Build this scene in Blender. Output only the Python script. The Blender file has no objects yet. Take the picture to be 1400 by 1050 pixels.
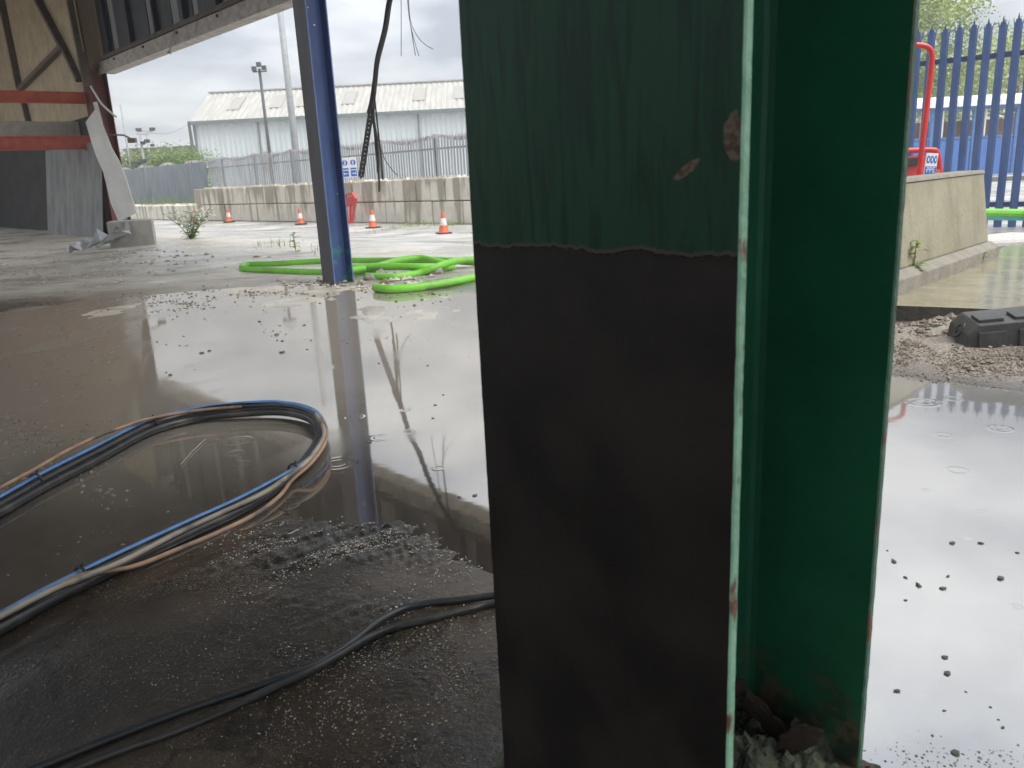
import bpy, bmesh, math, random
import numpy as np
from mathutils import Vector, Matrix, noise as mnoise

random.seed(7)
RNG = np.random.default_rng(11)
S = bpy.context.scene
C = S.collection

# ------------------------------------------------------------------ camera
CAM_H, CAM_F = 0.95, 1090.0
TH, RO = math.atan(289.6 / 1090.0), math.atan(0.05)
FW = np.array([0, math.cos(TH), -math.sin(TH)])
DN0 = -np.array([0, math.sin(TH), math.cos(TH)])
R0 = np.array([1.0, 0, 0])
RT = math.cos(RO) * R0 + math.sin(RO) * DN0
DN = -math.sin(RO) * R0 + math.cos(RO) * DN0
EYE = np.array([0, 0, CAM_H])
cd = bpy.data.cameras.new('camera')
cd.sensor_width = 36; cd.lens = CAM_F / 1400 * 36; cd.clip_start = 0.02; cd.clip_end = 2000
cam = bpy.data.objects.new('camera', cd); C.objects.link(cam)
cam.matrix_world = Matrix(((RT[0], -DN[0], -FW[0], 0), (RT[1], -DN[1], -FW[1], 0), (RT[2], -DN[2], -FW[2], CAM_H), (0, 0, 0, 1)))
cd.dof.use_dof = True; cd.dof.focus_distance = 3.0; cd.dof.aperture_fstop = 9.0
S.camera = cam

# ------------------------------------------------------------------ world, sun, exposure
W = bpy.data.worlds.new('World'); S.world = W; W.use_nodes = True
nt = W.node_tree; nt.nodes.clear()
def wn(t, **k):
    n = nt.nodes.new(t)
    for a, b in k.items(): setattr(n, a, b)
    return n
def wmath(op, a, b=None, clamp=False):
    n = wn('ShaderNodeMath', operation=op, use_clamp=clamp)
    for i, v in enumerate((a, b)):
        if v is None: continue
        if isinstance(v, (int, float)): n.inputs[i].default_value = v
        else: nt.links.new(v, n.inputs[i])
    return n.outputs[0]
SUN_EL, SUN_AZ = math.radians(52), math.radians(120)
sky = wn('ShaderNodeTexSky', sky_type='NISHITA', sun_disc=False)
sky.sun_elevation = SUN_EL; sky.sun_rotation = SUN_AZ
tc = wn('ShaderNodeTexCoord'); sep = wn('ShaderNodeSeparateXYZ'); nt.links.new(tc.outputs['Generated'], sep.inputs[0])
up = wmath('MAXIMUM', sep.outputs[2], 0.0)
den = wmath('ADD', up, 0.22)
cmb = wn('ShaderNodeCombineXYZ')
nt.links.new(wmath('DIVIDE', sep.outputs[0], den), cmb.inputs[0]); nt.links.new(wmath('DIVIDE', sep.outputs[1], den), cmb.inputs[1])
n1 = wn('ShaderNodeTexNoise'); n1.inputs['Scale'].default_value = 2.1; n1.inputs['Detail'].default_value = 7; n1.inputs['Roughness'].default_value = 0.5; n1.inputs['Distortion'].default_value = 0.25
nt.links.new(cmb.outputs[0], n1.inputs['Vector'])
rmp = wn('ShaderNodeValToRGB')
rmp.color_ramp.elements[0].position = 0.36; rmp.color_ramp.elements[0].color = (3.6, 3.85, 4.3, 1)
rmp.color_ramp.elements[1].position = 0.62; rmp.color_ramp.elements[1].color = (7.1, 7.2, 7.3, 1)
nt.links.new(n1.outputs[0], rmp.inputs[0])
grad = wmath('ADD', wmath('MULTIPLY', up, 1.7), 0.40)          # an overcast sky is brighter overhead
sc_ = wn('ShaderNodeVectorMath', operation='SCALE'); nt.links.new(rmp.outputs[0], sc_.inputs[0]); nt.links.new(grad, sc_.inputs['Scale'])
mx = wn('ShaderNodeMixRGB'); mx.inputs[0].default_value = 0.9
nt.links.new(sky.outputs[0], mx.inputs[1]); nt.links.new(sc_.outputs[0], mx.inputs[2])
bg = wn('ShaderNodeBackground'); bg.inputs['Strength'].default_value = 0.11; nt.links.new(mx.outputs[0], bg.inputs[0])
wo = wn('ShaderNodeOutputWorld'); nt.links.new(bg.outputs[0], wo.inputs[0])
sl = bpy.data.lights.new('sun', 'SUN'); sl.energy = 1.3; sl.angle = math.radians(25); sl.color = (1, 0.96, 0.9)
so = bpy.data.objects.new('sun', sl); C.objects.link(so)
sdir = Vector((math.sin(SUN_AZ) * math.cos(SUN_EL), math.cos(SUN_AZ) * math.cos(SUN_EL), math.sin(SUN_EL)))
so.rotation_euler = sdir.to_track_quat('Z', 'Y').to_euler(); so.location = sdir * 60
S.view_settings.view_transform = 'Standard'; S.view_settings.look = 'None'; S.view_settings.gamma = 1
S.view_settings.exposure = 1.05; S.view_settings.use_curve_mapping = False
S.cycles.max_bounces = 8; S.cycles.diffuse_bounces = 4; S.cycles.use_denoising = True

# ------------------------------------------------------------------ geometry helpers
def ray(px, py): return FW * CAM_F + (px - 700) * RT + (py - 525) * DN
def pz(px, py, z=0.0):
    r = ray(px, py); return EYE + r * ((z - CAM_H) / r[2])
def pY(px, py, Y):
    r = ray(px, py); return EYE + r * (Y / r[1])
# building grid: e runs along the eave towards the viewer, n points out of the shed
EE = np.array([0.672, -0.7405]); NN = np.array([0.7405, 0.672]); ORG = np.array([-8.44, 18.5])
def fp(s, n, z=0.0):
    q = ORG + EE * s + NN * n; return Vector((q[0], q[1], z))
ANG = math.atan2(EE[1], EE[0])
def sstep(a, b, x):
    t = np.clip((x - a) / (b - a), 0, 1); return t * t * (3 - 2 * t)
def base_z(x, y):
    nn = (x - ORG[0]) * NN[0] + (y - ORG[1]) * NN[1]
    return -0.3 * sstep(0.0, 4.5, nn) * sstep(3.0, 0.0, x - 0.12 * y)
def pg(px, py):
    z = 0.0
    for i in range(12):
        p = pz(px, py, z); z = float(base_z(p[0], p[1]))
    return Vector((p[0], p[1], z))

class MB:
    def __init__(s): s.v = []; s.f = []; s.m = []
    def add(s, vs, fs, mi=0):
        o = len(s.v); s.v += [tuple(v) for v in vs]; s.f += [tuple(i + o for i in f) for f in fs]; s.m += [mi] * len(fs); return s
    def box(s, c, size, rz=0.0, mi=0, M=None):
        x, y, z = [q / 2 for q in size]
        vs = [Vector((a * x, b * y, d * z)) for a in (-1, 1) for b in (-1, 1) for d in (-1, 1)]
        if M is None: M = Matrix.Rotation(rz, 4, 'Z')
        vs = [M @ v + Vector(c) for v in vs]
        return s.add(vs, [(0, 1, 3, 2), (4, 6, 7, 5), (0, 4, 5, 1), (2, 3, 7, 6), (0, 2, 6, 4), (1, 5, 7, 3)], mi)
    def beam(s, a, b, w, h, mi=0, upv=(0, 0, 1)):
        a, b = Vector(a), Vector(b); d = (b - a); L = d.length; d.normalize()
        u = Vector(upv); sd = d.cross(u).normalized(); u = sd.cross(d)
        M = Matrix((d, sd, u)).transposed().to_4x4()
        return s.box((a + b) / 2, (L, w, h), 0, mi, M)
    def tube(s, path, rad, seg=8, mi=0, cap=True):
        P = [Vector(p) for p in path]; n = len(P)
        rads = rad if hasattr(rad, '__len__') else [rad] * n
        t0 = (P[1] - P[0]).normalized(); ref = Vector((0, 0, 1)) if abs(t0.z) < .9 else Vector((1, 0, 0))
        nv = t0.cross(ref).normalized(); vs = []
        for i in range(n):
            t = (P[min(i + 1, n - 1)] - P[max(i - 1, 0)]).normalized()
            nv = (nv - t * nv.dot(t)).normalized(); b = t.cross(nv)
            for k in range(seg):
                a = 2 * math.pi * k / seg; vs.append(P[i] + (nv * math.cos(a) + b * math.sin(a)) * rads[i])
        fs = [(i * seg + k, i * seg + (k + 1) % seg, (i + 1) * seg + (k + 1) % seg, (i + 1) * seg + k) for i in range(n - 1) for k in range(seg)]
        if cap: fs += [tuple(range(seg))[::-1], tuple((n - 1) * seg + k for k in range(seg))]
        return s.add(vs, fs, mi)
    def lathe(s, prof, seg=16, c=(0, 0, 0), mi=0):
        vs = [(c[0] + r * math.cos(2 * math.pi * k / seg), c[1] + r * math.sin(2 * math.pi * k / seg), c[2] + z) for r, z in prof for k in range(seg)]
        n = len(prof)
        fs = [(i * seg + k, i * seg + (k + 1) % seg, (i + 1) * seg + (k + 1) % seg, (i + 1) * seg + k) for i in range(n - 1) for k in range(seg)]
        return s.add(vs, fs, mi)
    def prism(s, poly, a, b, mi=0):
        """poly: list of 2D (u,w) -> a,b functions mapping (u,w) to the two end points"""
        n = len(poly); vs = [a(*p) for p in poly] + [b(*p) for p in poly]
        fs = [tuple(range(n))[::-1], tuple(range(n, 2 * n))] + [(i, (i + 1) % n, n + (i + 1) % n, n + i) for i in range(n)]
        return s.add(vs, fs, mi)
    def mesh(s, name):
        me = bpy.data.meshes.new(name); me.from_pydata(s.v, [], s.f); me.polygons.foreach_set('material_index', s.m); me.update(); return me
    def build(s, name, mats, parent=None, smooth=False, bevel=0.0, loc=None, rz=0.0):
        me = s.mesh(name)
        bm = bmesh.new(); bm.from_mesh(me); bmesh.ops.recalc_face_normals(bm, faces=bm.faces)
        if bevel: bmesh.ops.bevel(bm, geom=list(bm.edges), offset=bevel, segments=2, affect='EDGES', profile=0.6)
        bm.to_mesh(me); bm.free()
        if smooth: me.polygons.foreach_set('use_smooth', [True] * len(me.polygons))
        return link(name, me, mats, parent, loc, rz)
def link(name, me, mats, parent=None, loc=None, rz=0.0):
    for m in (mats if isinstance(mats, (list, tuple)) else [mats]):
        me.materials.append(m)
    o = bpy.data.objects.new(name, me); C.objects.link(o)
    if parent is not None: o.parent = parent
    if loc is not None: o.location = loc
    o.rotation_euler.z = rz
    return o
def tag(o, label=None, cat=None, group=None, kind=None):
    if label: o['label'] = label
    if cat: o['category'] = cat
    if group: o['group'] = group
    if kind: o['kind'] = kind
    return o
def thing(name, label, cat, loc=(0, 0, 0), rz=0.0, group=None):
    o = bpy.data.objects.new(name, None); C.objects.link(o); o.location = loc; o.rotation_euler.z = rz
    o.empty_display_size = 0.1
    return tag(o, label, cat, group)
def child_copy(o, parent, loc, rz=None):
    c = o.copy(); C.objects.link(c); c.parent = parent; c.location = loc
    if rz is not None: c.rotation_euler.z = rz
    return c
def copy_tree(o, parent=None):
    c = o.copy(); C.objects.link(c); c.parent = parent
    for ch in [x for x in bpy.data.objects if x.parent == o]: copy_tree(ch, c)
    return c
def smooth_path(pts, n=10):
    P = [Vector(p) for p in pts]; out = []
    for i in range(len(P) - 1):
        a, b, c_, d = P[max(i - 1, 0)], P[i], P[i + 1], P[min(i + 2, len(P) - 1)]
        for k in range(n):
            t = k / n
            out.append(0.5 * ((2 * b) + (c_ - a) * t + (2 * a - 5 * b + 4 * c_ - d) * t * t + (3 * b - a - 3 * c_ + d) * t ** 3))
    out.append(P[-1]); return out

# numpy value noise
PERM = RNG.random((256, 256))
def vnoise(x, y):
    xi = np.floor(x).astype(int); yi = np.floor(y).astype(int); fx = x - xi; fy = y - yi
    fx = fx * fx * (3 - 2 * fx); fy = fy * fy * (3 - 2 * fy)
    g = lambda a, b: PERM[a & 255, b & 255]
    return (g(xi, yi) * (1 - fx) + g(xi + 1, yi) * fx) * (1 - fy) + (g(xi, yi + 1) * (1 - fx) + g(xi + 1, yi + 1) * fx) * fy
def fbm(x, y, o=4):
    s = 0; a = .5
    for i in range(o):
        s = s + a * vnoise(x + 17.3 * i, y + 5.1 * i); x = x * 2.03; y = y * 2.03; a *= .5
    return s / (1 - .5 ** o)
def sdist(px, py, poly):
    """signed distance to a polygon (positive inside)"""
    d = np.full(px.shape, 1e9); ins = np.zeros(px.shape, bool); n = len(poly)
    for i in range(n):
        ax, ay = poly[i]; bx, by = poly[(i + 1) % n]
        ex, ey = bx - ax, by - ay; wx, wy = px - ax, py - ay
        t = np.clip((wx * ex + wy * ey) / (ex * ex + ey * ey + 1e-12), 0, 1)
        d = np.minimum(d, np.hypot(wx - ex * t, wy - ey * t))
        cnd = ((ay > py) != (by > py)) & (px < (bx - ax) * (py - ay) / (by - ay + 1e-12) + ax); ins ^= cnd
    return np.where(ins, d, -d)
def gpoly(pts): return [tuple(pz(*p)[:2]) for p in pts]

# ------------------------------------------------------------------ material helper
def mat(name, col, rough=0.6, col2=None, scale=6.0, bump=0.0, bscale=40.0, metal=0.0, spec=0.5, stretch=(1, 1, 1), detail=5.0, lo=0.35, hi=0.65, rvar=0.0, rnd=True, extra=None):
    m = bpy.data.materials.new(name); m.use_nodes = True; t = m.node_tree; t.nodes.clear()
    L = t.links.new
    out = t.nodes.new('ShaderNodeOutputMaterial'); b = t.nodes.new('ShaderNodeBsdfPrincipled'); L(b.outputs[0], out.inputs[0])
    b.inputs['Roughness'].default_value = rough; b.inputs['Metallic'].default_value = metal; b.inputs['Specular IOR Level'].default_value = spec
    if col2 is None: col2 = tuple(c * 0.72 for c in col)
    tcn = t.nodes.new('ShaderNodeTexCoord'); mp = t.nodes.new('ShaderNodeMapping'); mp.inputs['Scale'].default_value = stretch
    src = tcn.outputs['Object']
    if rnd:
        oi = t.nodes.new('ShaderNodeObjectInfo'); ml = t.nodes.new('ShaderNodeMath'); ml.operation = 'MULTIPLY'; ml.inputs[1].default_value = 37.0; L(oi.outputs['Random'], ml.inputs[0])
        ad = t.nodes.new('ShaderNodeVectorMath'); ad.operation = 'ADD'; L(src, ad.inputs[0]); L(ml.outputs[0], ad.inputs[1]); src = ad.outputs[0]
    L(src, mp.inputs[0])
    ns = t.nodes.new('ShaderNodeTexNoise'); ns.inputs['Scale'].default_value = scale; ns.inputs['Detail'].default_value = detail; ns.inputs['Roughness'].default_value = 0.6; L(mp.outputs[0], ns.inputs['Vector'])
    r = t.nodes.new('ShaderNodeValToRGB'); r.color_ramp.elements[0].position = lo; r.color_ramp.elements[1].position = hi
    r.color_ramp.elements[0].color = (*col2, 1); r.color_ramp.elements[1].color = (*col, 1); L(ns.outputs[0], r.inputs[0])
    L(r.outputs[0], b.inputs['Base Color'])
    if rvar:
        mr = t.nodes.new('ShaderNodeMapRange'); mr.inputs['To Min'].default_value = rough - rvar; mr.inputs['To Max'].default_value = rough + rvar; L(ns.outputs[0], mr.inputs[0]); L(mr.outputs[0], b.inputs['Roughness'])
    if bump:
        n2 = t.nodes.new('ShaderNodeTexNoise'); n2.inputs['Scale'].default_value = bscale; n2.inputs['Detail'].default_value = 4; L(mp.outputs[0], n2.inputs['Vector'])
        bp = t.nodes.new('ShaderNodeBump'); bp.inputs['Strength'].default_value = bump; bp.inputs['Distance'].default_value = 0.02; L(n2.outputs[0], bp.inputs['Height']); L(bp.outputs[0], b.inputs['Normal'])
    if extra: extra(t, b, r.outputs[0], tcn, L)
    return m
def nmath(t, op, a, b=None, clamp=False):
    n = t.nodes.new('ShaderNodeMath'); n.operation = op; n.use_clamp = clamp
    for i, v in enumerate((a, b)):
        if v is None: continue
        if isinstance(v, (int, float)): n.inputs[i].default_value = v
        else: t.links.new(v, n.inputs[i])
    return n.outputs[0]
def nmix(t, f, a, b):
    n = t.nodes.new('ShaderNodeMixRGB')
    if isinstance(f, (int, float)): n.inputs[0].default_value = f
    else: t.links.new(f, n.inputs[0])
    for i, v in ((1, a), (2, b)):
        if isinstance(v, tuple): n.inputs[i].default_value = (*v, 1)
        else: t.links.new(v, n.inputs[i])
    return n.outputs[0]
def nnoise(t, vec, scale, detail=4, stretch=None):
    if stretch:
        mp = t.nodes.new('ShaderNodeMapping'); mp.inputs['Scale'].default_value = stretch; t.links.new(vec, mp.inputs[0]); vec = mp.outputs[0]
    n = t.nodes.new('ShaderNodeTexNoise'); n.inputs['Scale'].default_value = scale; n.inputs['Detail'].default_value = detail; t.links.new(vec, n.inputs['Vector']); return n.outputs[0]
def nramp(t, v, lo, hi):
    n = t.nodes.new('ShaderNodeMapRange'); n.interpolation_type = 'SMOOTHSTEP'; n.inputs['From Min'].default_value = lo; n.inputs['From Max'].default_value = hi; t.links.new(v, n.inputs[0]); return n.outputs[0]

# ------------------------------------------------------------------ ground
puddle_left = gpoly([(-420, 470), (-150, 446), (0, 430), (120, 412), (215, 404), (330, 394), (470, 390), (560, 398), (650, 407), (760, 430), (830, 520), (800, 650), (700, 768), (650, 752), (560, 715), (450, 700), (400, 682), (300, 716), (200, 758), (100, 806), (0, 856), (-300, 1000)])
puddle_right = gpoly([(1080, 600), (1150, 530), (1225, 519), (1300, 529), (1400, 543), (1600, 560), (1900, 700), (1900, 1150), (1400, 1110), (1300, 1075), (1190, 1050), (1080, 1020)])
mud_right = gpoly([(1060, 500), (1150, 460), (1240, 440), (1420, 440), (1650, 445), (1700, 555), (1400, 537), (1300, 522), (1225, 513), (1100, 545)])
ridge_a = gpoly([(180, 800), (300, 745), (380, 718), (500, 698), (610, 700), (650, 745), (640, 792), (560, 785), (430, 790), (330, 800), (240, 815)])
ridge_b = gpoly([(330, 810), (470, 800), (560, 822), (590, 850), (450, 872), (350, 862)])
yard_edge = 0.0
def ground_h(x, y, far=None):
    r = np.hypot(x, y)
    z = base_z(x, y)
    near = sstep(30, 14, r)
    a = sdist(x, y, puddle_left); b = sdist(x, y, puddle_right); m = sdist(x, y, mud_right)
    shore = np.maximum(a, b)
    n1_ = fbm(x * 1.3, y * 1.3, 4) - .5; n2_ = fbm(x * 9, y * 9, 4) - .5; n3_ = fbm(x * 45, y * 45, 3) - .5
    z = z + near * np.clip(-shore * .05, -.013, .015) + near * (.008 * n1_ + .0035 * n2_) * np.where(shore > .25, .6, 1) + near * sstep(-.1, .2, a) * sstep(4.2, 6.0, y) * (.017 * np.maximum(fbm(x * 2.1 + 4, y * .9 + 2, 5) - .47, 0) * 4 + .012 * n2_) + near * .0008 * n3_
    z = z + .055 * sstep(0, .35, m) * (.7 + 1.2 * fbm(x * 7, y * 7, 5) * .8)
    # streaked ridges of wet slurry
    p0, p1 = pz(180, 820), pz(560, 700); dx, dy = (p1 - p0)[:2] / np.hypot(*(p1 - p0)[:2])
    u = x * dx + y * dy; w = -x * dy + y * dx
    st = 1 - np.abs(2 * fbm(u * 5 + 3, w * 42 + 2.5 * n1_, 5) - 1); st = np.clip((st - .62) / .38, 0, 1)
    st2 = fbm(u * 45, w * 95, 3)
    k = np.maximum(sstep(-.04, .10, sdist(x, y, ridge_a)), .75 * sstep(-.03, .10, sdist(x, y, ridge_b)))
    z = z + k * (.006 * st * (.2 + 1.3 * st2) + .002 * st2 - .001)
    # humps of dust and broken concrete beyond the puddle on the left
    far_l = sstep(8.5, 11, y) * sstep(3, 0, (x - ORG[0]) * NN[0] + (y - ORG[1]) * NN[1]) * near
    z = z + far_l * .05 * np.clip(fbm(x * .9, y * .9, 4) - .45, 0, 1)
    z = z - .004
    return z
def grid_az():
    fine = np.arange(-42, 42.01, .18); l = np.arange(-180, -42, 6.0); r_ = np.arange(48, 180, 6.0)
    return np.radians(np.concatenate([l, fine, r_]))
az = grid_az(); rr = np.concatenate([[.02, .2], np.exp(np.arange(math.log(.5), math.log(45), .0078)), [50, 60, 80, 110, 150, 220, 350, 600]])
A, RR = np.meshgrid(az, rr); X = RR * np.sin(A); Y = RR * np.cos(A); Z = ground_h(X, Y)
nr, na = X.shape
co = np.stack([X, Y, Z], -1).reshape(-1, 3)
i = np.arange(nr - 1)[:, None] * na; j = np.arange(na)[None, :]; j2 = (j + 1) % na
fc = np.stack([i + j, i + j2, i + na + j2, i + na + j], -1).reshape(-1, 4)
me = bpy.data.meshes.new('ground'); me.vertices.add(len(co)); me.vertices.foreach_set('co', co.ravel())
me.loops.add(fc.size); me.loops.foreach_set('vertex_index', fc.ravel().astype(np.int32)); me.polygons.add(len(fc))
me.polygons.foreach_set('loop_start', np.arange(0, fc.size, 4, dtype=np.int32)); me.polygons.foreach_set('use_smooth', np.ones(len(fc), bool)); me.update(calc_edges=True); me.validate()
nnv = (X - ORG[0]) * NN[0] + (Y - ORG[1]) * NN[1]
dust = np.clip(np.maximum(sstep(-.5, .25, -sdist(X, Y, puddle_left)) * sstep(6.5, 9, Y), .75 * sstep(4.0, 5.5, Y) * sstep(-.3, .1, sdist(X, Y, puddle_left))) + sstep(0, 2, nnv), 0, 1) * sstep(2.5, 1.5, X - .12 * Y)
mudv = sstep(-.05, .2, sdist(X, Y, mud_right))
yard = sstep(-.3, 1.2, nnv)
for nm, arr in (('dust', dust), ('mud', mudv), ('yard', yard)):
    at = me.attributes.new(nm, 'FLOAT', 'POINT'); at.data.foreach_set('value', arr.ravel().astype(np.float32))
def ground_mat():
    m = bpy.data.materials.new('wet_concrete_floor'); m.use_nodes = True; t = m.node_tree; b = t.nodes['Principled BSDF']; L = t.links.new
    tcn = t.nodes.new('ShaderNodeTexCoord'); o = tcn.outputs['Object']
    def attr(n):
        a = t.nodes.new('ShaderNodeAttribute'); a.attribute_name = n; return a.outputs['Fac']
    big = nnoise(t, o, 1.1, 6); mid = nnoise(t, o, 6, 6); fine = nnoise(t, o, 90, 4)
    floor = nmix(t, nramp(t, big, .35, .68), (.014, .011, .008), (.085, .060, .036))
    floor = nmix(t, nmath(t, 'MULTIPLY', nramp(t, mid, .45, .75), .6), floor, (.010, .0085, .007))
    floor = nmix(t, nmath(t, 'MULTIPLY', nramp(t, fine, .60, .75), .5), floor, (.20, .18, .15))
    fine2 = nnoise(t, o, 330, 3); floor = nmix(t, nmath(t, 'MULTIPLY', nmath(t, 'MULTIPLY', nramp(t, fine2, .60, .68), nramp(t, nnoise(t, o, 3.5, 5), .38, .6)), .8), floor, (.27, .24, .195))
    crack = nramp(t, nmath(t, 'ABSOLUTE', nmath(t, 'SUBTRACT', nnoise(t, o, 1.7, 6), .5)), .010, .003); floor = nmix(t, nmath(t, 'MULTIPLY', crack, .6), floor, (.008, .007, .006))
    dusty = nmix(t, nramp(t, mid, .3, .7), (.50, .46, .385), (.66, .615, .53))
    dusty = nmix(t, nmath(t, 'MULTIPLY', nramp(t, nnoise(t, o, 1.2, 6, (1, 2.6, 1)), .45, .65), .75), dusty, (.36, .32, .26))
    yardc = nmix(t, nramp(t, big, .35, .7), (.30, .29, .27), (.50, .49, .46))
    yardc = nmix(t, nmath(t, 'MULTIPLY', nramp(t, nnoise(t, o, .5, 6, (1, 1, 1)), .5, .62), .6), yardc, (.22, .21, .19))
    mud = nmix(t, nramp(t, fine, .3, .7), (.15, .12, .095), (.32, .275, .225))
    c = nmix(t, attr('dust'), floor, dusty); c = nmix(t, attr('yard'), c, yardc); c = nmix(t, attr('mud'), c, mud)
    L(c, b.inputs['Base Color'])
    wet = nramp(t, nnoise(t, o, .8, 5), .40, .58)
    ro = nmath(t, 'ADD', nmath(t, 'MULTIPLY', wet, .30), .17)
    ro = nmath(t, 'ADD', ro, nmath(t, 'MULTIPLY', attr('mud'), .25)); ro = nmath(t, 'ADD', ro, nmath(t, 'MULTIPLY', attr('dust'), .08))
    L(ro, b.inputs['Roughness']); b.inputs['Specular IOR Level'].default_value = .8
    bp = t.nodes.new('ShaderNodeBump'); bp.inputs['Strength'].default_value = .40; bp.inputs['Distance'].default_value = .004
    L(nmath(t, 'ADD', nmath(t, 'ADD', fine, nmath(t, 'MULTIPLY', fine2, .55)), nmath(t, 'MULTIPLY', nnoise(t, o, 30, 5), 1.0)), bp.inputs['Height']); L(bp.outputs[0], b.inputs['Normal'])
    return m
gnd = link('ground', me, ground_mat()); tag(gnd, 'wet concrete floor and yard with dust, grit and slurry', kind='structure')

# standing water
def water_mat(name, c1, c2, ior, drops, silt_light=False, gcol=(.86, .85, .835)):
    m = bpy.data.materials.new(name); m.use_nodes = True; t = m.node_tree; t.nodes.clear(); L = t.links.new
    out = t.nodes.new('ShaderNodeOutputMaterial'); tcn = t.nodes.new('ShaderNodeTexCoord'); o = tcn.outputs['Object']
    col = nmix(t, nramp(t, nnoise(t, o, 1.4, 6), .35, .65), c1, c2)
    df = t.nodes.new('ShaderNodeBsdfDiffuse'); L(col, df.inputs[0])
    gl = t.nodes.new('ShaderNodeBsdfGlossy'); gl.inputs['Roughness'].default_value = .04; gl.inputs[0].default_value = (*gcol, 1)
    if silt_light:                                                        # thin silty film towards the dusty end bay; opening light painted as paler far water
        sp = t.nodes.new('ShaderNodeSeparateXYZ'); L(o, sp.inputs[0])
        q = nmath(t, 'ADD', nmath(t, 'ADD', sp.outputs[0], nmath(t, 'MULTIPLY', sp.outputs[1], .45)), nmath(t, 'MULTIPLY', nmath(t, 'SUBTRACT', nnoise(t, o, 2.5, 5), .5), .5))
        wob = nmath(t, 'MULTIPLY', nmath(t, 'SUBTRACT', nnoise(t, o, 1.3, 5), .5), 1.6)
        f = nmath(t, 'MULTIPLY', nramp(t, q, .05, -.45), nramp(t, sp.outputs[1], 2.2, 3.6)); L(nmath(t, 'ADD', nmath(t, 'ADD', nmath(t, 'MULTIPLY', f, .18), .035), nmath(t, 'MULTIPLY', nramp(t, nnoise(t, o, 2.2, 7, (1, .6, 1)), .50, .66), .11)), gl.inputs['Roughness'])
        g = nramp(t, nmath(t, 'ADD', sp.outputs[1], wob), 1.9, 3.7); col = nmix(t, g, col, (.30, .27, .225)); L(nmix(t, f, col, (.26, .22, .175)), df.inputs[0])
    fr = t.nodes.new('ShaderNodeFresnel'); fr.inputs[0].default_value = ior
    mxs = t.nodes.new('ShaderNodeMixShader'); L(fr.outputs[0], mxs.inputs[0]); L(df.outputs[0], mxs.inputs[1]); L(gl.outputs[0], mxs.inputs[2]); L(mxs.outputs[0], out.inputs[0])
    hgt = nmath(t, 'MULTIPLY', nnoise(t, o, 7, 3, (1, 1.6, 1)), .25)
    for (x, y, r, w, k) in drops:
        vd = t.nodes.new('ShaderNodeVectorMath'); vd.operation = 'DISTANCE'; L(o, vd.inputs[0]); vd.inputs[1].default_value = (x, y, 0)
        q = nmath(t, 'DIVIDE', nmath(t, 'SUBTRACT', vd.outputs['Value'], r), w)
        g = nmath(t, 'POWER', 2.718, nmath(t, 'MULTIPLY', nmath(t, 'MULTIPLY', q, q), -1.0))
        hgt = nmath(t, 'ADD', hgt, nmath(t, 'MULTIPLY', g, k))
    bp = t.nodes.new('ShaderNodeBump'); bp.inputs['Strength'].default_value = .065; bp.inputs['Distance'].default_value = .01; L(hgt, bp.inputs['Height'])
    L(bp.outputs[0], df.inputs['Normal']); L(bp.outputs[0], gl.inputs['Normal']); L(bp.outputs[0], fr.inputs['Normal'])
    return m
def drop_list(pts):
    o = []
    for (px, py, wpx) in pts:
        p = pz(px, py); q = pz(px + wpx / 2, py); r = float(np.hypot(*(q - p)[:2])); o.append((p[0], p[1], r, max(r * .16, .004), .45))
        if r > .03: o.append((p[0], p[1], r * .55, r * .14, .3))
    return o
def water(name, poly, material, label, grow):
    P = np.array(poly); nx_ = np.roll(P, -1, 0); pv = np.roll(P, 1, 0); area = np.sum(P[:, 0] * nx_[:, 1] - nx_[:, 0] * P[:, 1])
    def nrm(d): d = d / np.linalg.norm(d, axis=1)[:, None]; return np.stack([d[:, 1], -d[:, 0]], 1) * np.sign(area)
    nv = nrm(nx_ - P) + nrm(P - pv); nv = nv / np.linalg.norm(nv, axis=1)[:, None]; pts = [tuple(p) for p in P + nv * grow]
    bm = bmesh.new(); f = bm.faces.new([bm.verts.new((p[0], p[1], 0)) for p in pts]); bmesh.ops.triangulate(bm, faces=[f]); bmesh.ops.recalc_face_normals(bm, faces=bm.faces)
    for f in bm.faces:
        if f.normal.z < 0: f.normal_flip()
    me_ = bpy.data.meshes.new(name); bm.to_mesh(me_); bm.free()
    return tag(link(name, me_, material), label, kind='structure')
dl = drop_list([(391, 690, 40), (462, 634, 46), (325, 603, 34), (285, 605, 26), (275, 575, 20), (240, 660, 12), (320, 620, 22), (330, 634, 22), (520, 598, 26), (485, 570, 22), (560, 590, 18), (470, 500, 26), (400, 470, 14), (555, 560, 14), (250, 592, 16), (600, 640, 16), (350, 500, 14), (260, 500, 12)])
dr = drop_list([(1309, 643, 26), (1262, 550, 42), (1368, 586, 30), (1305, 545, 22), (1290, 595, 20), (1265, 670, 9), (1323, 735, 8), (1340, 700, 14), (1390, 830, 12)])
water('puddle_water', puddle_left, water_mat('murky_brown_water', (.045, .037, .029), (.07, .058, .046), 5.2, dl, True, (.93, .90, .855)), 'brown puddle mirroring the sky across the shed floor', .28)
water('puddle_water', puddle_right, water_mat('grey_slurry_water', (.22, .213, .202), (.28, .272, .26), 5.0, dr), 'pale grey puddle to the right of the green column', .22)

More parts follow.
